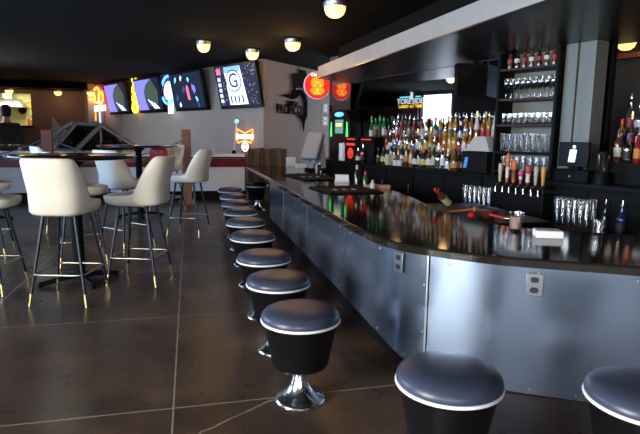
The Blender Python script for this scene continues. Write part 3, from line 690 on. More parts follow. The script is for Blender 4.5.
for x, h, nm, kind in TH:
    fz = obj('faucet', MB().tube([(x, -.06, .93), (x, -.11, .93), (x, -.135, .9), (x, -.14, .84)], .007, 10), 'chrome', t)
    m1 = pm('tap_'+nm.replace(' ', '_').replace('-', '_'), TC[nm], .4); m2 = pm('tap_lower_'+nm[:4].replace('-', '_').strip(), (.2, .07, .03) if kind == 'b' and 'brown' in nm else (.7, .6, .5), .4)
    h *= .82; mb = MB()
    if kind == 'p': P = [(.012, 0), (.016, .05), (.02, h*.55), (.026, h*.62), (.03, h*.7), (.026, h*.82), (.02, h*.9), (0, h)]
    elif kind == 'b': P = [(.012, 0), (.022, h*.12), (.02, h*.5), (.03, h*.56), (.032, h*.85), (.018, h), (0, h)]
    else: P = [(.011, 0), (.015, h*.1), (.026, h*.8), (.024, h*.95), (.016, h), (0, h)]
    mb.lathe(P, 14, (x, -.075, .95)); hd = obj('tap_handle', mb, m1, t); hd['label'] = nm+' tap handle'
    if kind: obj('grip', MB().lathe([(r+.0015, z) for r, z in P if z <= h*.5+.06 and z > 0][:3] if kind == 'b' else [(.0175, .05), (.0215, h*.5)], 14, (x, -.075, .95)), m2, hd)
# tall glasses stored below
def lowrow(s0, s1, n, o, z, nm, group, kind='tall'):
    for i in range(n):
        pos = '%s from the left' % ORD[i] if i < n-1 else 'rightmost'
        glass(kind, bp(s0+(s1-s0)*i/(n-1), o, z), '%s, %s' % (nm, pos), group)
lowrow(3.3, 3.7, 6, -.16, .56, 'tall clear glass left of the tap cooler, front row', 'tall glasses left of the taps')
lowrow(3.3, 3.7, 6, -.08, .56, 'tall clear glass left of the tap cooler, back row', 'tall glasses left of the taps')
lowrow(4.68, 5.02, 6, -.17, .56, 'tall clear glass right of the tap cooler, front row', 'tall glasses right of the taps')
lowrow(4.68, 5.02, 6, -.06, .56, 'tall clear glass right of the tap cooler, back row', 'tall glasses right of the taps')
bottle(2, 'black', 'black', 'silver', True, bp(5.18, -.1, .56), 'dark bottle with a steel pourer low behind the bar, left of the blue one', 'bottles low on the right', .75)
bottle(1, 'blue', 'black', 'silver', True, bp(5.36, -.12, .56), 'dark blue bottle with a steel pourer low behind the bar', 'bottles low on the right', .95)
bottle(0, 'amber', 'black', 'red', False, bp(5.58, -.12, .56), 'amber bottle low behind the bar at the right edge', 'bottles low on the right', .8)
# second register right of the pillars
t = local('register_terminal', 'black register terminal with a small lit screen under the steel pillars', 'cash register', 4.65, .13, 1.0)
obj('drawer', MB().box(-.21, .21, -.1, .12, 0, .13), 'black', t, .008)
sc = obj('screen', MB().box(-.18, .18, -.07, -.03, .16, .42), 'black_gloss', t, .008)
obj('stand', MB().box(-.05, .05, -.03, .05, .13, .3), 'black', t)
obj('screen_image', MB().slab([(-.05, -.072, .21), (.03, -.072, .21), (.045, -.072, .34), (-.035, -.072, .34)], (0, -1, 0), .002).slab([(.012+.018*math.cos(i*PI/5), -.072, .37+.018*math.sin(i*PI/5)) for i in range(10)], (0, -1, 0), .002), 'e_pale', sc)
obj('drawer_lock', MB().tube([(0, -.104, .06), (0, -.098, .06)], .012, 10), 'lampcap', t)
t = local('drink_blender', 'dark blender with a clear jug between register and bottle rack', 'blender', 4.95, .12, 1.0)
obj('base', MB().lathe([(.075, 0), (.07, .1), (.05, .13), (0, .13)], 16), 'black', t); obj('jug', MB().lathe([(.045, .13), (.065, .3), (.062, .3), (.042, .14), (0, .14)], 16), 'glassware', t); obj('lid', MB().lathe([(.067, .3), (.067, .325), (.03, .34), (0, .34)], 16), 'black', t)
t = local('bottle_rack', 'stepped black bottle rack on the back bar at the right edge', 'bottle rack', 5.3, .5, 1.0)
obj('riser', MB().box(-.44, .6, -.2, -.06, 0, .22), 'black', t); obj('riser', MB().box(-.5, .6, -.06, .08, 0, .38), 'black', t); obj('riser', MB().box(-.52, .6, .08, .24, 0, .54), 'black', t)
k = 0
for rr, (o_, z_, s0, n) in enumerate(((.38, 1.22, 4.93, 6), (.51, 1.38, 4.87, 6), (.66, 1.54, 4.85, 5))):
    for i in range(n):
        g = [['brown', 'clear', 'red', 'clear', 'amber', 'red'], ['amber', 'clear', 'clear', 'golden', 'clear', 'red'], ['clear', 'clear', 'clear', 'golden', 'clear']][rr][i]; lb = ['white', 'black', 'red', 'white', 'cream'][(i+rr) % 5]
        if lb == g: lb = 'orange'
        bottle((i+rr) % 5, g, lb, ['black', 'red', 'blue', 'gold'][(i*2+rr) % 4], rr == 2, bp(s0+.105*i, o_, z_), '%s bottle, %s label, %s from the left, %s row of the stepped rack' % (g, lb, ORD[i], ['front', 'middle', 'back'][rr]), 'bottles in the stepped rack', .95)
tag(obj('rail', MB().prism(flat([bp(3.6, 1.6), bp(7, 1.6), bp(7, 1.75), bp(3.6, 1.75)]), 2.46, 2.52), 'piling'), kind='structure'); bpy.data.objects['rail'].name = 'trim_3'
# black television over the mirror
t = thing('wall_television', 'black television hanging above the bottles, seen with its screen dark', 'television', (3.82, 6.7, 2.2), -.12)
obj('casing', MB().box(-.3, .3, -.05, .06, -.2, .24), 'black', t, .012); obj('screen', MB().box(-.275, .275, -.056, -.05, -.175, .2), 'black_gloss', t)
obj('bracket', MB().box(-.03, .03, 0, .05, .24, .29), 'black', t)
# ------------------------------------------------------------------ televisions and neon on the left wall
TROT = math.atan2(-TD.y, -TD.x)
def television(label, tc, zc=2.52, w=1.62, h=.98):
    p = tw(tc, .17, zc); t = thing('wall_television', label, 'television', p, 0, 'televisions on the long wall'); t.rotation_euler = (.2, 0, TROT)
    obj('casing', MB().box(-w/2, w/2, -.05, .03, -h/2, h/2), 'black_gloss', t, .012)
    s = obj('screen', MB().box(-w/2+.07, w/2-.07, -.056, -.05, -h/2+.08, h/2-.05), 'e_deep', t)
    obj('wall_mount', MB().box(-.1, .1, .03, .07, -.15, .15), 'black', t)
    return t, s
def patch(s, nm, pts, mat, d=.058): return obj(nm, MB().slab([(x, -d, z) for x, z in pts], (0, -1, 0), .002), mat, s)
for lab, tc in (('television furthest back on the long wall, violet and dark picture', 7.38), ('television with a violet picture, second from the far end of the wall', 5.12)):
    t, s = television(lab, tc)
    patch(s, 'picture', [(-.74, -.4), (-.1, -.4), (-.2, -.2), (-.22, .1), (0, .3), (.36, .43), (-.74, .43)], 'e_violet')
    patch(s, 'picture', [(-.1, -.3), (.5, -.35), (.62, .1), (.36, .41), (.02, .28), (-.2, .1)], 'e_dkgreen')
    for q in range(3): patch(s, 'picture', [(-.05+.16*q, -.12-.05*q), (-.01+.16*q, -.11-.05*q), (.34+.12*q, -.38), (.28+.12*q, -.38)], 'e_pale', .061)
t, s = television('television with a dark concert picture, between blue neon and lettered screen', 2.9)
for x, z, r, m in ((-.5, .3, .08, 'e_cyan'), (-.2, .33, .07, 'e_pale'), (.15, .28, .06, 'e_cyan'), (-.55, -.15, .1, 'e_navy'), (.35, .05, .13, 'e_violet'), (.42, -.2, .07, 'e_cyan'), (-.15, .05, .1, 'e_navy'), (-.45, -.32, .07, 'e_pale'), (.45, -.33, .1, 'e_navy')):
    patch(s, 'picture', [(x+.65*r*math.cos(i*PI/5+x), z+r*math.sin(i*PI/5+z)*(.5+.6*(i % 2))) for i in range(10)], m)
patch(s, 'picture', [(0, -.2), (.12, -.22), (.1, .1), (.04, .16), (-.02, .08)], 'e_pink', .061)
t, s = television('television with a lit white G and crowd, nearest on the long wall', .68)
s.data.materials.clear(); s.data.materials.append(M['confetti'])
patch(s, 'picture', [(-.36, -.4), (.34, -.4), (.22, .43), (-.4, .43)], 'e_pale')
patch(s, 'picture', [(-.4, .43), (.22, .43), (.2, .3), (-.4, .3)], em('screen_sky', (.2, .45, 1), .9), .061)
patch(s, 'picture', [(-.08+.3*math.cos(i*PI/12), .12+.24*math.sin(i*PI/12)) for i in range(24)], 'e_navy', .063)
patch(s, 'picture', [(-.08+.265*math.cos(i*PI/12), .12+.21*math.sin(i*PI/12)) for i in range(24)], 'e_pale', .066)
text('lettering', 'G', .44, 'e_navy', s, (-.08, -.07, .11), sx=1.15)
patch(s, 'picture', [(-.72, -.4), (-.58, -.4), (-.58, .25), (-.72, .25)], 'e_navy', .061)
for q in range(5): patch(s, 'picture', [(-.7, -.34+.12*q), (-.6, -.34+.12*q), (-.6, -.27+.12*q), (-.7, -.27+.12*q)], 'e_pale', .064)
patch(s, 'picture', [(-.72, .28), (-.55, .28), (-.55, .41), (-.72, .41)], 'e_pink', .061)
for q in range(4): patch(s, 'picture', [(-.3+.15*q, -.36), (-.24+.15*q, -.36), (-.24+.15*q, -.2), (-.3+.15*q, -.2)], 'e_navy', .064)
def neon(name, label, tc, z, o=.14):
    t = thing(name, label, 'neon sign', tw(tc, o, z), TROT); return t
t = neon('neon_sign', 'orange and yellow neon sign with a white band, left of all televisions', 8.8, 2.45, .3)
t.scale = (1.25, 1, 1.1)
for x, z, r in ((-.25, .12, .16), (.05, .2, .2), (.32, .12, .15)): obj('neon_tube', MB().tube([(x+r*math.cos(i*PI/8), -.02, z+r*1.1*math.sin(i*PI/8)) for i in range(16)], .03, 6, closed=True), 'e_yellow', t)
obj('backing', MB().slab([(-.5, .01, -.1), (.55, .01, -.1), (.5, .01, .3), (.1, .01, .48), (-.3, .01, .36)], (0, -1, 0), .02), 'e_red', t)
obj('band', MB().box(-.5, .6, -.04, 0, -.27, -.1), 'e_white', t); obj('tail', MB().box(-.28, -.1, -.03, 0, -.55, -.27), 'e_orange', t)
obj('hanger', MB().tube([(0, 0, .4), (0, 0, .58)], .01, 6), 'black', t)
t = neon('neon_sign', 'tall narrow yellow neon sign between the two violet televisions', 6.15, 2.5)
for z, r in ((.22, .15), (-.03, .16), (-.28, .18)): obj('neon_tube', MB().tube([(r*math.cos(i*PI/8), -.02, z+r*.85*math.sin(i*PI/8)) for i in range(16)], .035, 6, closed=True), 'e_yellow', t)
obj('neon_tube', MB().tube([(-.16, -.02, .55), (-.02, -.02, .35), (.12, -.02, .55)], .03, 6), 'e_yellow', t)
obj('backing', MB().box(-.12, .12, 0, .02, -.4, .4), 'e_amber', t); obj('hanger', MB().tube([(0, 0, .4), (0, 0, .55)], .01, 6), 'black', t)
t = neon('neon_sign', 'blue ring neon sign with a white glowing centre', 4.02, 2.6)
obj('neon_ring', MB().tube([(.36*math.cos(i*PI/16), -.03, .36*math.sin(i*PI/16)) for i in range(32)], .032, 8, closed=True), 'e_blue', t)
obj('panel', MB().slab([(.27*math.cos(i*PI/12)+.03, 0, .25*math.sin(i*PI/12)-.02) for i in range(24)], (0, -1, 0), .03), 'e_white', t)
obj('panel', MB().box(-.02, .22, -.03, 0, -.62, -.3), 'e_pale', t); obj('hanger', MB().tube([(0, 0, .36), (0, 0, .45)], .01, 6), 'black', t)
# marlin sign and outlets on the wall beyond the corner
WD = Vector((.704, .71, 0)); WROT = math.atan2(WD.y, WD.x); WN = Vector((.71, -.704, 0))
def wb_(a, o, z): p = C0+WD*a+WN*o; return (p.x, p.y, z)
def mx(px): return (px-290)/24.5
def mz(py): return (104-py)/41
t = thing('marlin_sign', 'black marlin cutout sign with lettering on the wall beside the round sign', 'wall sign', wb_(1.02, .03, 2.2), WROT)
body = [(276, 99.8), (283, 97.6), (289, 96.2), (291, 92.5), (293.5, 89.5), (297, 88.3), (301, 89.5), (304, 92.5), (306, 98), (306.6, 104), (306, 111), (304.6, 116.5), (302.5, 117), (302.5, 110), (302.8, 104), (301.5, 98.5), (299, 95), (296.8, 97), (295, 99.5), (291.5, 101), (288, 100.5), (284, 99.2)]
obj('body', MB().slab([(mx(x), 0, mz(y)) for x, y in body], (0, -1, 0), .02), 'flat_black', t)
obj('sail_fin', MB().slab([(mx(x), 0, mz(y)) for x, y in [(290.2, 78), (297.2, 75.8), (298.2, 72), (304.3, 72.4), (306, 77), (307, 96), (304, 92), (300, 88.6), (295, 88.6), (291.5, 91)]], (0, -1, 0), .015), pm('marlin_fin', (.014, .012, .012), .9, spec=.1), t)
obj('tail_fin', MB().slab([(mx(x), 0, mz(y)) for x, y in [(295, 115.2), (300, 115.5), (304.5, 113), (306.6, 110), (306.4, 116), (304, 121), (303, 131), (301.5, 122), (299, 118)]], (0, -1, 0), .018), 'flat_black', t)
obj('stripe', MB().tube([(mx(x), -.024, mz(y)) for x, y in [(293, 91), (297, 89.6), (301, 91), (304, 95), (305.4, 101)]], .03, 8), pm('marlin_blue', (.03, .04, .22), .4), t)
text('lettering', 'PACIFICO', .3, 'flat_black', t, (mx(288), -.005, mz(111)), sx=.78, ext=.008)
text('lettering', 'CERVEZA', .13, 'flat_black', t, (mx(291), -.005, mz(104.5)), sx=.9, ext=.008)
for z in (2.155, 1.83):
    o = thing('wall_outlet', 'grey outlet plate on the wall under the round sign, %s of two' % ('upper' if z > 2 else 'lower'), 'outlet', wb_(2.61, .006, z), WROT, 'wall outlets')
    pl = obj('cover_plate', MB().cbox((0, 0, 0), .3, .012, .24), 'grey', o, .006)
    for zz in (-.055, .055): obj('socket', MB().cbox((0, -.008, zz), .11, .008, .07), 'white_plastic', pl, .004)
# round lit sign hung near the mirror edge
t = thing('round_sign', 'round red lit sign with an orange emblem beside the soffit end', 'lit sign', (2.585, 10.9, 2.47), .02)
R0 = .27
obj('rim', MB().tube([(R0*math.cos(2*PI*i/48), R0*math.sin(2*PI*i/48), 0) for i in range(48)], .018, 8, closed=True), 'white_plastic', t); t.children[0].rotation_euler = (PI/2, 0, 0)
fc = obj('face', MB().lathe([(0, -.035), (R0-.01, -.035), (R0-.01, .035), (0, .035)], 48), em('sign_red', (.8, .02, .02), .9), t); fc.rotation_euler = (PI/2, 0, 0)
for sd in (-1, 1):
    e = obj('emblem', MB().slab([(x*.93, 0, z) for x, z in [(-.08, -.19), (.08, -.19), (.17, -.12), (.15, -.06), (.1, -.06), (.15, .02), (.14, .12), (.07, .17), (-.07, .17), (-.14, .12), (-.15, .02), (-.1, -.06), (-.15, -.06), (-.17, -.12)]], (0, -1, 0), .006), em('sign_orange', (1, .2, .015), 1.2), t)
    e.location = (0, -.036*sd if sd > 0 else .036+.006, 0)
    for x, z, w_, h_ in ((0, .06, .09, .025), (0, -.09, .05, .05), (0, -.15, .12, .02), (-.06, 0, .03, .03), (.06, 0, .03, .03)):
        q = obj('emblem_detail', MB().cbox((x, -.046*sd, z), w_, .006, h_), em('sign_yellow', (1, .45, .03), 1.3), t)
    tx = text('lettering', 'ON TAP', .085, 'e_white', t, (0, -.045*sd, .205), rot=(PI/2, 0, 0 if sd > 0 else PI), sx=.95)
obj('bracket', MB().box(R0-.005, R0+.1, -.045, .045, -.12, .12), pm('dark_red_bracket', (.2, .01, .012), .5), t)
# sign on the left wall, seen in the mirror
t = thing('neon_sign', 'white, blue and yellow lit sign seen in the mirror', 'neon sign', (-4.93, 15.05, 2.72), PI/2)
t.scale = (-1, 1, 1)
obj('board', MB().box(-.55, .55, .02, .05, -.24, .26), 'black', t)
text('lettering', 'TORE', .27, 'e_white', t, (-.3, 0, .0), sx=.95); text('lettering', 'SIDE', .27, 'e_white', t, (.32, 0, .0), sx=.95)
text('lettering', 'LARRY AT TIME', .15, 'e_yellow', t, (0, 0, -.18), sx=1.05)
obj('neon_bar', MB().box(-.5, -.06, -.01, .02, .14, .18), 'e_cyan', t); obj('neon_bar', MB().box(.22, .45, -.01, .02, .14, .18), 'e_cyan', t)
obj('figure', MB().slab([(-.05, .01, .1), (.06, .01, .05), (.1, .01, .2), (.06, .01, .38), (-.04, .01, .4), (.0, .01, .25)], (0, -1, 0), .02), 'e_pale', t)
# ------------------------------------------------------------------ ceiling lamps
def lamp(label, loc, r=.14, power=4):
    t = thing('ceiling_lamp', label, 'ceiling lamp', loc, 0, 'dome ceiling lamps')
    obj('cap', MB().lathe([(0, 0), (r*.92, 0), (r, -.01), (r, -.06), (r*.95, -.07), (0, -.07)], 32), 'lampcap', t)
    obj('dome', MB().lathe([(r*.93, -.07), (r*.9, -.11), (r*.75, -.155), (r*.45, -.185), (0, -.195)], 32), 'bulb', t, ang=80)
    l = bpy.data.lights.new('lamp_light', 'POINT'); l.energy = power; l.color = (1, .55, .2); l.shadow_soft_size = .1
    o = bpy.data.objects.new('lamp_light', l); COL.objects.link(o); o.parent = t; o.location = (0, 0, -.3)
lamp('dome ceiling lamp nearest the camera, left of the soffit', (1.74, 6.45, CZ), .14, 3)
lamp('dome ceiling lamp in front of the marlin wall', (1.73, 9.1, CZ), .14, 12)
lamp('dome ceiling lamp right above the nearest television', (1.2, 10.4, CZ), .13, 8)
lamp('dome ceiling lamp between the second and third televisions', (.28, 9.75, CZ), .12)
lamp('small dome lamp above the kitchen opening', (-5.62, 19.45, 2.84), .13, 2.2)
lamp('small dome lamp above the white pointed board', (-4.18, 19.5, 2.84), .13, 2.2)
lamp('small dome lamp beside the grey pillar at the far wall', (-3.12, 19.2, 2.84), .13, 2)
lamp('dome lamp over the right end of the back bar', (5.1, 5.52, 2.7), .12, .12)
# ------------------------------------------------------------------ boat behind the tables
HY = 12.0
t = thing('speed_boat', 'white speedboat with a maroon stripe and framed windshield behind the tables', 'boat', (0, HY, 0))
mb = MB(); rows = []
for x, k in ((-4.6, .2), (-4.0, .6), (-3.2, .9), (-2.2, 1), (1.2, 1)):
    rows.append([(x, .05, .2), (x, 0, .74), (x, -.03, .93), (x, .02, 1.02), (x, min(.02+k*.9, 2.1*(1.3-x)*.3+.35), 1.04), (x, min(k*.9, 2.1*(1.3-x)*.3+.33), .2)])
mb.grid([[(a[0], a[1], a[2]) for a in r] for r in rows], cap0=True, cap1=True); obj('hull', mb, 'white', t)
obj('stripe', MB().slab([(-4.0, -.03, .735), (1.21, -.005, .735), (1.21, -.036, .925), (-4.0, -.036, .925)], (0, -1, 0), .012), 'redstripe', t)
obj('rub_rail', MB().box(-4.0, 1.22, -.05, .0, .93, .96), 'black', t)
obj('keel_block', MB().box(-4.0, 1.2, .06, .5, 0, .2), 'black', t)
A_, B_, C_, D_, E_ = (-2.72, .02, 1.1), (-2.33, .35, 1.63), (-1.82, .25, 1.615), (-2.3, -.0, 1.08), (-1.02, .2, 1.1)
fr = obj('windshield_frame', MB().tube([A_, B_, C_], .045, 8).tube([C_, D_], .055, 8).tube([C_, E_], .045, 8).tube([A_, D_], .03, 8), 'alu', t)
obj('pane', MB().slab([A_, B_, C_, D_], (0, -1, .3), .008), 'smoke', fr); obj('pane', MB().slab([D_, C_, E_], (.2, -1, .2), .008), 'smoke', fr)
obj('side_window', MB().tube([(-3.1, .1, 1.1), (-2.78, .45, 1.45), (-2.42, .5, 1.66)], .035, 8).tube([(-2.9, .1, 1.08), (-2.55, .42, 1.5)], .03, 8), 'alu', t)
obj('steering_wheel', MB().tube([(-1.7+.16*math.cos(i*PI/10), .5, 1.18+.16*math.sin(i*PI/10)) for i in range(20)], .015, 8, closed=True), 'black', t)
st = obj('stern_light', MB().tube([(.97, .05, 1.04), (1.03, .05, 1.7)], .014, 8), 'white_plastic', t)
obj('lens', MB().lathe([(.035, 0), (.042, .03), (.03, .07), (0, .08)], 12, (1.035, .05, 1.71)), 'e_cyan', st); obj('socket', MB().lathe([(.05, 0), (.05, .04), (.02, .08)], 12, (.965, .05, 1.03)), 'black', st)
t = thing('bow_tie_sign', 'small lit bow tie sign standing on the boat by the planks', 'lit sign', (1.2, 11.93, 1.39), .1)
t.scale = (.92, .92, .92)
BT = [(-.19, .2), (0, .1), (.2, .2), (.17, 0), (.17, -.06), (.15, -.13), (0, -.07), (-.17, -.13), (-.19, -.04), (-.17, .06)]
obj('tube', MB().tube([(x, 0, z) for x, z in BT], .02, 8, closed=True), 'e_orange', t)
obj('name_band', MB().box(-.21, .2, -.035, -.01, -.035, .075), 'e_white', t)
text('lettering', 'Budweiser', .085, 'e_red', t, (0, -.037, .02), sx=.9, ext=.002)
obj('drop_panel', MB().slab([(.085*math.cos(i*PI/10), -.01, -.22+.12*math.sin(i*PI/10)) for i in range(20)], (0, -1, 0), .02), 'e_white', t)
for z in (-.16, -.28): obj('drop_mark', MB().cbox((0, -.033, z), .055, .006, .045), 'e_red', t)
obj('stand', MB().box(-.06, .06, -.01, .05, -.35, -.1), 'black', t)
# reclaimed plank screen at the end of the bar
t = thing('plank_screen', 'low screen of dark reclaimed planks at the far end of the bar', 'wood screen', (1.22, 11.46, 0))
obj('frame', MB().box(0, .84, .03, .07, 0, 1.1), 'plank2', t)
for k in range(7): obj('plank', MB().box(.005+.12*k, .118+.12*k, 0, .03, 0, 1.16+.008*(k % 3)), 'plank' if k % 2 else 'plank2', t, .004)
# pilings with rope
PX = [(-.06, 11.3, 1.53), (-2.64, 11.2, 1.48)]
for i, (x, y, h) in enumerate(PX):
    t = thing('dock_piling', ['square brown dock piling right of the far high chair', 'square brown dock piling in front of the windshield'][i], 'post', (x, y, 0), .1, 'dock pilings')
    obj('post', MB().box(-.09, .09, -.09, .09, 0, h), 'piling', t, .01); obj('cap_chamfer', MB().box(-.075, .075, -.075, .075, h, h+.015), 'piling', t)
    obj('base_block', MB().box(-.16, .16, -.16, .16, 0, .1), 'piling', t, .01)
def rope(label, a, b, sag):
    a = Vector(a); b = Vector(b); n = 20; pts = [a.lerp(b, i/n)-Vector((0, 0, sag*4*(i/n)*(1-i/n))) for i in range(n+1)]
    tag(obj('rope', MB().tube(pts, .012, 8), 'rope'), label, 'rope')
rope('blue rope sagging between the two dock pilings', (-2.54, 11.2, 1.3), (-.1, 11.3, 1.34), .33)
rope('blue rope running left from the piling before the windshield', (-4.9, 11.0, 1.3), (-2.74, 11.2, 1.3), .3)
# far left: leaning board, glowing strip for light through a gap, lantern, green figure, person
t = tag(obj('leaning_board', MB().slab([(-.35, 0, .3), (.45, 0, .3), (.95, 0, 1.0), (.42, 0, 1.7), (.06, 0, 2.2), (-.04, .0, 1.6)], (0, -1, 0), .05), pm('board_white', (.55, .5, .52), .5)), 'white pointed board leaning against the brown far wall', 'board')
t.location = (-4.3, 18.9, -.28); obj('emblem', MB().slab([(.24+.12*math.cos(i*PI/8), -.055, 1.5+.12*math.sin(i*PI/8)) for i in range(16)], (0, -1, 0), .006), 'redstripe', t)
t = thing('gap_light_strip', 'thin white glowing strip added for light through a gap beside the grey pillar', 'light strip', (-2.63, 17.6, 0))  # added glowing strip on a foot, stands in for light through a gap
obj('gap_glow', MB().tube([(0, 0, .4), (0, 0, 2.5)], .03, 10), em('gap_light_white', (.8, .9, .9), .55), t); obj('foot', MB().lathe([(.15, 0), (.15, .03), (.03, .05), (.03, .4)], 16), 'black', t)
t = thing('lantern', 'small orange glowing lantern behind the windshield', 'lantern', (-1.55, 13.2, 1.33)); obj('globe', MB().lathe([(0, -.08), (.06, -.06), (.085, 0), (.06, .06), (0, .08)], 16), 'e_amber', t); obj('holder', MB().tube([(0, 0, -.08), (0, 0, -1.33)], .02, 8), 'black', t)
o = obj('draped_cloth', MB().grid([[(.13*k*math.cos(a)*(1+.2*math.sin(3*a)), .09*k*math.sin(a), z) for a in [2*PI*i/16 for i in range(16)]] for k, z in ((1, 0), (.95, .12), (.75, .24), (.4, .3), (.05, .31))], cap0=True), pm('pale_green_cloth', (.13, .26, .19), .8)); o.location = (-1.6, 12.55, 1.04); tag(o, 'pale green cloth bundle on the boat behind the windshield', 'cloth')

# ------------------------------------------------------------------ things on the bar
ZB = .8
def holder(label, x, y, rz, sx=.16, sy=.1, sz=.1):
    t = thing('napkin_holder', label, 'napkin holder', (x, y, ZB), rz, 'white napkin holders')
    obj('napkins', MB().box(-sx/2+.008, sx/2-.008, -sy/2+.008, sy/2-.008, .012, sz), 'paper', t, .004); obj('tray', MB().box(-sx/2, sx/2, -sy/2, sy/2, 0, .03), 'white_plastic', t, .004)
holder('white napkin holder at the far end of the bar by the plank screen', 2.1, 11.2, .1, .2, .12, .19)
holder('low white napkin holder at the far end, nearer than the tall one', 2.17, 10.45, .1, .22, .14, .09)
holder('white napkin holder between the two black bar mats', 2.1, 7.25, -.2, .2, .13, .11)
o = obj('napkin_stack', MB().box(-.085, .085, -.06, .06, 0, .045), 'paper', None, .004); o.location = (2.32, 3.03, ZB); o.rotation_euler = (0, 0, -.4); tag(o, 'stack of white and pink paper napkins on the bar near the glass', 'napkins')
obj('top_sheet', MB().box(-.08, .08, -.055, .057, .045, .049), pm('pink_paper', (.72, .6, .66), .7), o)
t = thing('candle_glass', 'clear glass filled with pale peach wax on the bar beside the napkins', 'glass', (2.235, 3.27, ZB))
obj('glass', MB().lathe([(0, 0), (.036, 0), (.04, .006), (.054, .135), (.051, .135), (.038, .02), (0, .02)], 24), 'glassware', t); obj('filling', MB().lathe([(0, .021), (.0375, .021), (.0465, .105), (0, .11)], 24), pm('peach_filling', (.8, .58, .48), .6), t)
glass('rocks', (2.74, 3.06, ZB), 'small clear tumbler at the inner edge of the bar on the right', 'loose glasses on the bar'); glass('rocks', (2.25, 9.15, ZB), 'clear glass behind the far black bar mat, left one', 'loose glasses on the bar')
t = thing('brown_drink', 'glass of pale brown drink behind the far black bar mat', 'glass', (2.17, 9.0, ZB)); obj('glass', MB().lathe([(0, 0), (.05, 0), (.065, .17), (.062, .17), (.047, .012), (0, .012)], 20), 'glassware', t); obj('drink', MB().lathe([(0, .013), (.046, .013), (.06, .15), (0, .15)], 20), pm('brown_drink', (.35, .2, .12), .4), t)
def mat_(label, x, y, rz, sx, sy):
    t = thing('bar_mat', label, 'bar mat', (x, y, ZB), rz, 'black rubber bar mats')
    obj('base', MB().box(-sx/2, sx/2, -sy/2, sy/2, 0, .012), 'rubber', t, .005)
    obj('rim', MB().tube([(-sx/2+.02, -sy/2+.02, .014), (sx/2-.02, -sy/2+.02, .014), (sx/2-.02, sy/2-.02, .014), (-sx/2+.02, sy/2-.02, .014)], .008, 6, closed=True), 'rubber', t)
    for q in range(3): obj('printed_mark', MB().slab([(-.14+.12*q+a*.05, -.03+b*.08, .013) for a, b in ((-.6, -.5), (.1, -1), (.7, .3), (.2, .9), (-.3, .6))], (0, 0, 1), .0015), 'paper' if q != 1 else 'brass', t)
mat_('black rubber bar mat further from the camera, by the low napkin holder', 1.85, 8.15, .12, .6, 1.15)
mat_('black rubber bar mat nearer the camera, before the sauce bottles', 1.82, 6.15, .1, .68, .78)
def sauce(label, x, y, body, cap, h, r):
    t = thing('sauce_bottle', label, 'bottle', (x, y, ZB), 0, 'sauce bottles'); obj('body', MB().lathe([(0, 0), (r, 0), (r, h*.6), (r*.5, h*.75), (r*.45, h*.86), (0, h*.86)], 16), body, t); obj('cap', MB().lathe([(r*.55, h*.8), (r*.5, h), (0, h)], 12), cap, t); return t
sauce('tall dark sauce bottle with a cream neck on the bar', 2.12, 6.62, BG['black'], BL['cream'], .28, .034)
sauce('green sauce bottle with a red cap on the bar', 2.17, 6.42, BG['green'], BC['red'], .21, .03)
sauce('short white sauce bottle with a yellow cap on the bar', 2.2, 6.22, BL['white'], BL['yellow'], .12, .032)
t = thing('wooden_tray', 'orange brown wooden box beside the sauce bottles', 'box', (2.31, 6.35, ZB), -.5); wd = pm('orange_wood', (.33, .1, .035), .5)
obj('base', MB().box(-.17, .17, -.07, .07, 0, .012), wd, t)
for a in ((-.17, .17, -.07, -.058), (-.17, .17, .058, .07), (-.17, -.158, -.058, .058), (.158, .17, -.058, .058)): obj('side', MB().box(*a, .012, .045), wd, t)
t = thing('drain_board', 'black drain board behind the bend of the bar', 'counter', (2.7, 4.6, 0)); obj('top', MB().box(-.42, .4, -.62, .7, .7, .73), 'black_gloss', t, .004); obj('cabinet', MB().box(-.38, .38, -.58, .66, 0, .7), 'black', t)
t = thing('leaning_bottle', 'small dark bottle with a red cap tipped over behind the bar', 'bottle', (2.42, 4.75, .86)); t.rotation_euler = (0, -1.0, .5)
obj('body', MB().lathe([(0, -.13), (.036, -.13), (.036, .05), (.015, .1), (.013, .16), (0, .16)], 16), BG['brown'], t); obj('label', MB().lathe([(.037, -.1), (.037, .02)], 16), BL['cream'], t); obj('cap', MB().lathe([(.016, .13), (.016, .175), (0, .175)], 12), BC['red'], t)
t = thing('muddler', 'thin wooden muddler leaning behind the bar', 'muddler', (2.45, 4.45, .745)); obj('stick', MB().tube([(-.12, .06, .012), (.12, -.04, .05)], .012, 10), wd, t); obj('tip', MB().lathe([(0, -.02), (.018, -.02), (.018, .02), (0, .02)], 10, (.12, -.04, .05)), wd, t)
o = obj('red_ball', MB().lathe([(.034*math.sin(PI*i/10), -.034*math.cos(PI*i/10)) for i in range(11)], 18), pm('red_plastic', (.7, .01, .03), .25)); o.location = (2.42, 4.2, .764); tag(o, 'small shiny red ball on the drain board behind the bar', 'ball')
t = thing('wire_basket', 'dark red brown basket with a beaded rim behind the bar', 'basket', (2.62, 4.28, .73), -.5); obj('bowl', MB().lathe([(0, 0), (.06, 0), (.1, .08), (.095, .08), (.055, .01), (0, .01)], 24), pm('dark_red_wicker', (.12, .025, .02), .5), t); obj('rim', MB().tube([(.098*math.cos(2*PI*i/24), .098*math.sin(2*PI*i/24), .082) for i in range(24)], .01, 6, closed=True), 'lampcap', t)
t = thing('ice_scoop', 'red handled metal scoop lying on the drain board', 'scoop', (2.68, 4.08, .755), -.9); obj('handle', MB().tube([(-.14, 0, .02), (0, 0, .0)], .014, 10), BC['red'], t); obj('bowl', MB().tube([(0, 0, 0), (.05, 0, 0), (.14, 0, -.002)], .02, 12), 'chrome', t)
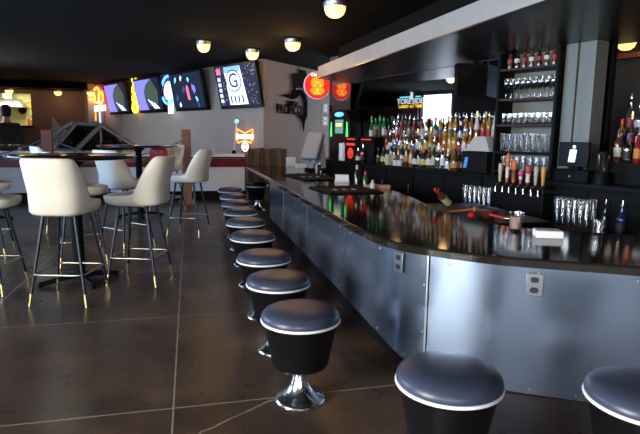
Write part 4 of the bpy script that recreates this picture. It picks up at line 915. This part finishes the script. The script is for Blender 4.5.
t = thing('paper_roll', 'white roll of paper standing by the red-lit cooler', 'paper roll', bp(-.2, .07, 1.0)); obj('paper', MB().lathe([(.02, 0), (.075, 0), (.075, .32), (.02, .32)], 24), 'paper', t); obj('core', MB().lathe([(.02, 0), (.02, .335), (0, .335)], 12), BL['cream'], t)
t = thing('touch_terminal', 'grey tilted touchscreen terminal seen from behind at the far end of the bar', 'terminal', (2.3, 9.75, ZB), .15)
obj('base', MB().prism([(-.17, -.13), (.2, -.13), (.2, .14), (-.17, .14)], 0, .05), 'black', t, .01)
mb = MB(); mb.grid([[(-.12, -.1, .05), (.18, -.1, .05), (.18, .1, .05), (-.12, .1, .05)], [(.06, -.06, .5), (.17, -.06, .5), (.17, .06, .5), (.06, .06, .5)]], cap0=True, cap1=True); obj('stand', mb, 'grey', t, .01)
pn = obj('housing', MB().box(-.05, .045, -.17, .17, -.28, .28), 'grey', t, .03, 3); pn.location = (-.06, 0, .46); pn.rotation_euler = (0, .55, .7)
sc_ = obj('screen', MB().box(.045, .06, -.165, .165, -.27, .27), 'black_gloss', t, .006); sc_.location = (-.06, 0, .46); sc_.rotation_euler = (0, .55, .7)
# ------------------------------------------------------------------ kitchen behind the opening
l = bpy.data.lights.new('kitchen_light', 'AREA'); l.size = 1.2; l.energy = 60; l.color = (1, .95, .6); o = bpy.data.objects.new('kitchen_light', l); COL.objects.link(o); o.location = (-6.2, 21.2, 2.95)
struct('wall_kitchen_side', MB().box(-5.0, -4.9, KY+.15, 22.6, 0, CZ), 'kitchen')
t = thing('range_hood', 'steel range hood with a lamp inside the kitchen', 'range hood', (-6.5, 22.2, 2.35)); obj('hood', MB().grid([[(-.6, -.4, 0), (.6, -.4, 0), (.6, .35, 0), (-.6, .35, 0)], [(-.4, -.1, .3), (.4, -.1, .3), (.4, .35, .3), (-.4, .35, .3)]], cap0=True, cap1=True), 'alu', t); obj('lamp', MB().box(-.3, .3, -.43, -.4, .02, .1), em('hood_lamp', (1, .95, .7), 2), t); obj('duct', MB().box(-.15, .15, 0, .3, .3, .69), 'alu', t)
KU = (('pan', -6.1, 2.25, 'dark frying pan hanging on the kitchen wall', .14, 'black'), ('plate', -5.85, 2.45, 'yellow round plate high on the kitchen wall', .12, BL['yellow']), ('pan', -5.7, 2.05, 'steel pan hanging low on the kitchen wall', .12, 'alu'))
for nm, x, z, lab, r, m in KU:
    t = thing(nm, lab, nm, (x, 22.56, z)); d = obj('dish', MB().lathe([(0, 0), (r*.8, 0), (r, .04), (r*.95, .04), (r*.78, .008), (0, .008)], 20), m, t); d.rotation_euler = (PI/2, 0, 0)
    if nm == 'pan': obj('handle', MB().box(-.015, .015, -.03, -.01, r*.9, r*.9+.2), 'black', t)
t = thing('kitchen_counter', 'dark kitchen counter under the opening', 'counter', (-6.1, 21.2, 0)); obj('body', MB().box(-.95, .95, -.3, .3, 0, 1.6), 'black', t); obj('top', MB().box(-1.0, 1.0, -.34, .34, 1.6, 1.65), 'alu', t)
for i, (x, m, h, lab) in enumerate(((-5.55, BL['orange'], .34, 'orange squeeze bottle on the kitchen counter'), (-5.4, BL['red'], .28, 'red squeeze bottle on the kitchen counter'), (-5.25, BG['black'], .5, 'tall black canister on the kitchen counter'))):
    o = obj('squeeze_bottle' if i < 2 else 'canister', MB().lathe([(0, 0), (.06, 0), (.065, h*.7), (.03, h*.85), (.012, h), (0, h)] if i < 2 else [(0, 0), (.1, 0), (.1, h), (0, h)], 16), m); o.location = (x, 21.1, 1.65); tag(o, lab, 'bottle' if i < 2 else 'canister')
# ------------------------------------------------------------------ person in dark clothes before the opening
def skin_mesh(name, J, E, mat, parent, root, sub=2):
    me = bpy.data.meshes.new(name); me.from_pydata([j[0] for j in J], E, []); me.materials.append(M[mat] if isinstance(mat, str) else mat); o = mesh_obj(name, me, parent)
    m = o.modifiers.new('skin', 'SKIN'); m.use_smooth_shade = True
    for v, j in zip(me.skin_vertices[0].data, J): v.radius = j[1] if isinstance(j[1], tuple) else (j[1], j[1]); v.use_root = False
    me.skin_vertices[0].data[root].use_root = True
    m = o.modifiers.new('subdivision', 'SUBSURF'); m.levels = sub; m.render_levels = sub; return o
t = thing('person', 'person in dark clothes and a cap standing before the kitchen opening', 'person', (-4.0, 13.5, 0), .2)
t.scale = (1.1, 1.1, 1.1)
J = [((0, 0, .98), (.15, .11)), ((0, 0, 1.15), (.14, .1)), ((0, .01, 1.36), (.17, .115)), ((0, 0, 1.5), (.1, .08)), ((0, -.01, 1.56), .055), ((0, .01, 1.63), (.07, .085)), ((0, .02, 1.72), (.078, .098)), ((0, .015, 1.8), (.06, .075)),
     ((.19, 0, 1.44), .06), ((.25, -.02, 1.17), .047), ((.22, .16, .98), .036), ((.2, .23, .94), (.02, .04)), ((-.19, 0, 1.44), .06), ((-.25, -.02, 1.17), .047), ((-.22, .16, .98), .036), ((-.2, .23, .94), (.02, .04)),
     ((.1, 0, .88), .095), ((.11, .02, .5), .06), ((.12, -.02, .09), .042), ((.13, .14, .03), (.04, .028)), ((-.1, 0, .88), .095), ((-.11, .02, .5), .06), ((-.12, -.02, .09), .042), ((-.13, .14, .03), (.04, .028)), ((0, .115, 1.695), .014)]
E_ = [(0, 1), (1, 2), (2, 3), (3, 4), (4, 5), (5, 6), (6, 7), (2, 8), (8, 9), (9, 10), (10, 11), (2, 12), (12, 13), (13, 14), (14, 15), (0, 16), (16, 17), (17, 18), (18, 19), (0, 20), (20, 21), (21, 22), (22, 23), (6, 24)]
for sx, w in ((1, 11), (-1, 15)):
    for k, (dx, ln) in enumerate(((.032, .06), (.011, .075), (-.011, .08), (-.032, .065))):
        n = len(J); J += [((sx*.2+dx, .26, .93), .009), ((sx*.2+dx, .26+ln*.6, .915), .0085), ((sx*.2+dx, .26+ln, .89), .007)]; E_ += [(w, n), (n, n+1), (n+1, n+2)]
    n = len(J); J += [((sx*.155, .235, .93), .01), ((sx*.14, .27, .92), .008)]; E_ += [(w, n), (n, n+1)]
skin_mesh('body', J, E_, 'skin', t, 0)
cl = [((0, 0, .97), (.165, .125)), ((0, 0, 1.15), (.155, .115)), ((0, .01, 1.36), (.185, .13)), ((0, 0, 1.49), (.11, .09)), ((.2, 0, 1.44), .072), ((.255, -.02, 1.17), .06), ((.23, .1, 1.04), .05), ((-.2, 0, 1.44), .072), ((-.255, -.02, 1.17), .06), ((-.23, .1, 1.04), .05), ((.1, 0, .88), .108), ((.11, .02, .5), .078), ((.12, -.02, .1), .062), ((-.1, 0, .88), .108), ((-.11, .02, .5), .078), ((-.12, -.02, .1), .062)]
skin_mesh('clothes', cl, [(0, 1), (1, 2), (2, 3), (2, 4), (4, 5), (5, 6), (2, 7), (7, 8), (8, 9), (0, 10), (10, 11), (11, 12), (0, 13), (13, 14), (14, 15)], 'cloth_dark', t, 0)
obj('cap', MB().lathe([(.1, 1.735), (.103, 1.76), (.09, 1.83), (.05, 1.865), (0, 1.87)], 24).slab([(.08*math.cos(a), .06+.13*math.sin(a), 1.745) for a in [PI*i/10 for i in range(11)]], (0, 0, 1), .008), 'cloth_dark', t)
for sx in (-1, 1): obj('ear', MB().lathe([(0, -.02), (.016, -.01), (.018, .01), (0, .025)], 10, (sx*.082, .01, 1.71)), 'skin', t)
obj('hair', MB().lathe([(.075, 1.62), (.092, 1.66), (.1, 1.72), (.098, 1.76), (0, 1.77)], 24, (0, -.012, 0)), 'cloth_dark', t)
# small warm puck lamp under the soffit by the shelf
t = thing('puck_light', 'small warm puck light under the soffit above the glass shelf', 'lamp', (3.75, 6.0, 2.485)); obj('ring', MB().lathe([(.04, 0), (.045, -.012), (.03, -.016), (.03, 0)], 16), 'lampcap', t); obj('lens', MB().lathe([(.03, -.012), (0, -.014)], 16), 'bulb', t)
l = bpy.data.lights.new('puck_glow', 'POINT'); l.energy = 2.5; l.color = (1, .45, .3); l.shadow_soft_size = .03; o = bpy.data.objects.new('puck_glow', l); COL.objects.link(o); o.parent = t; o.location = (0, 0, -.05)
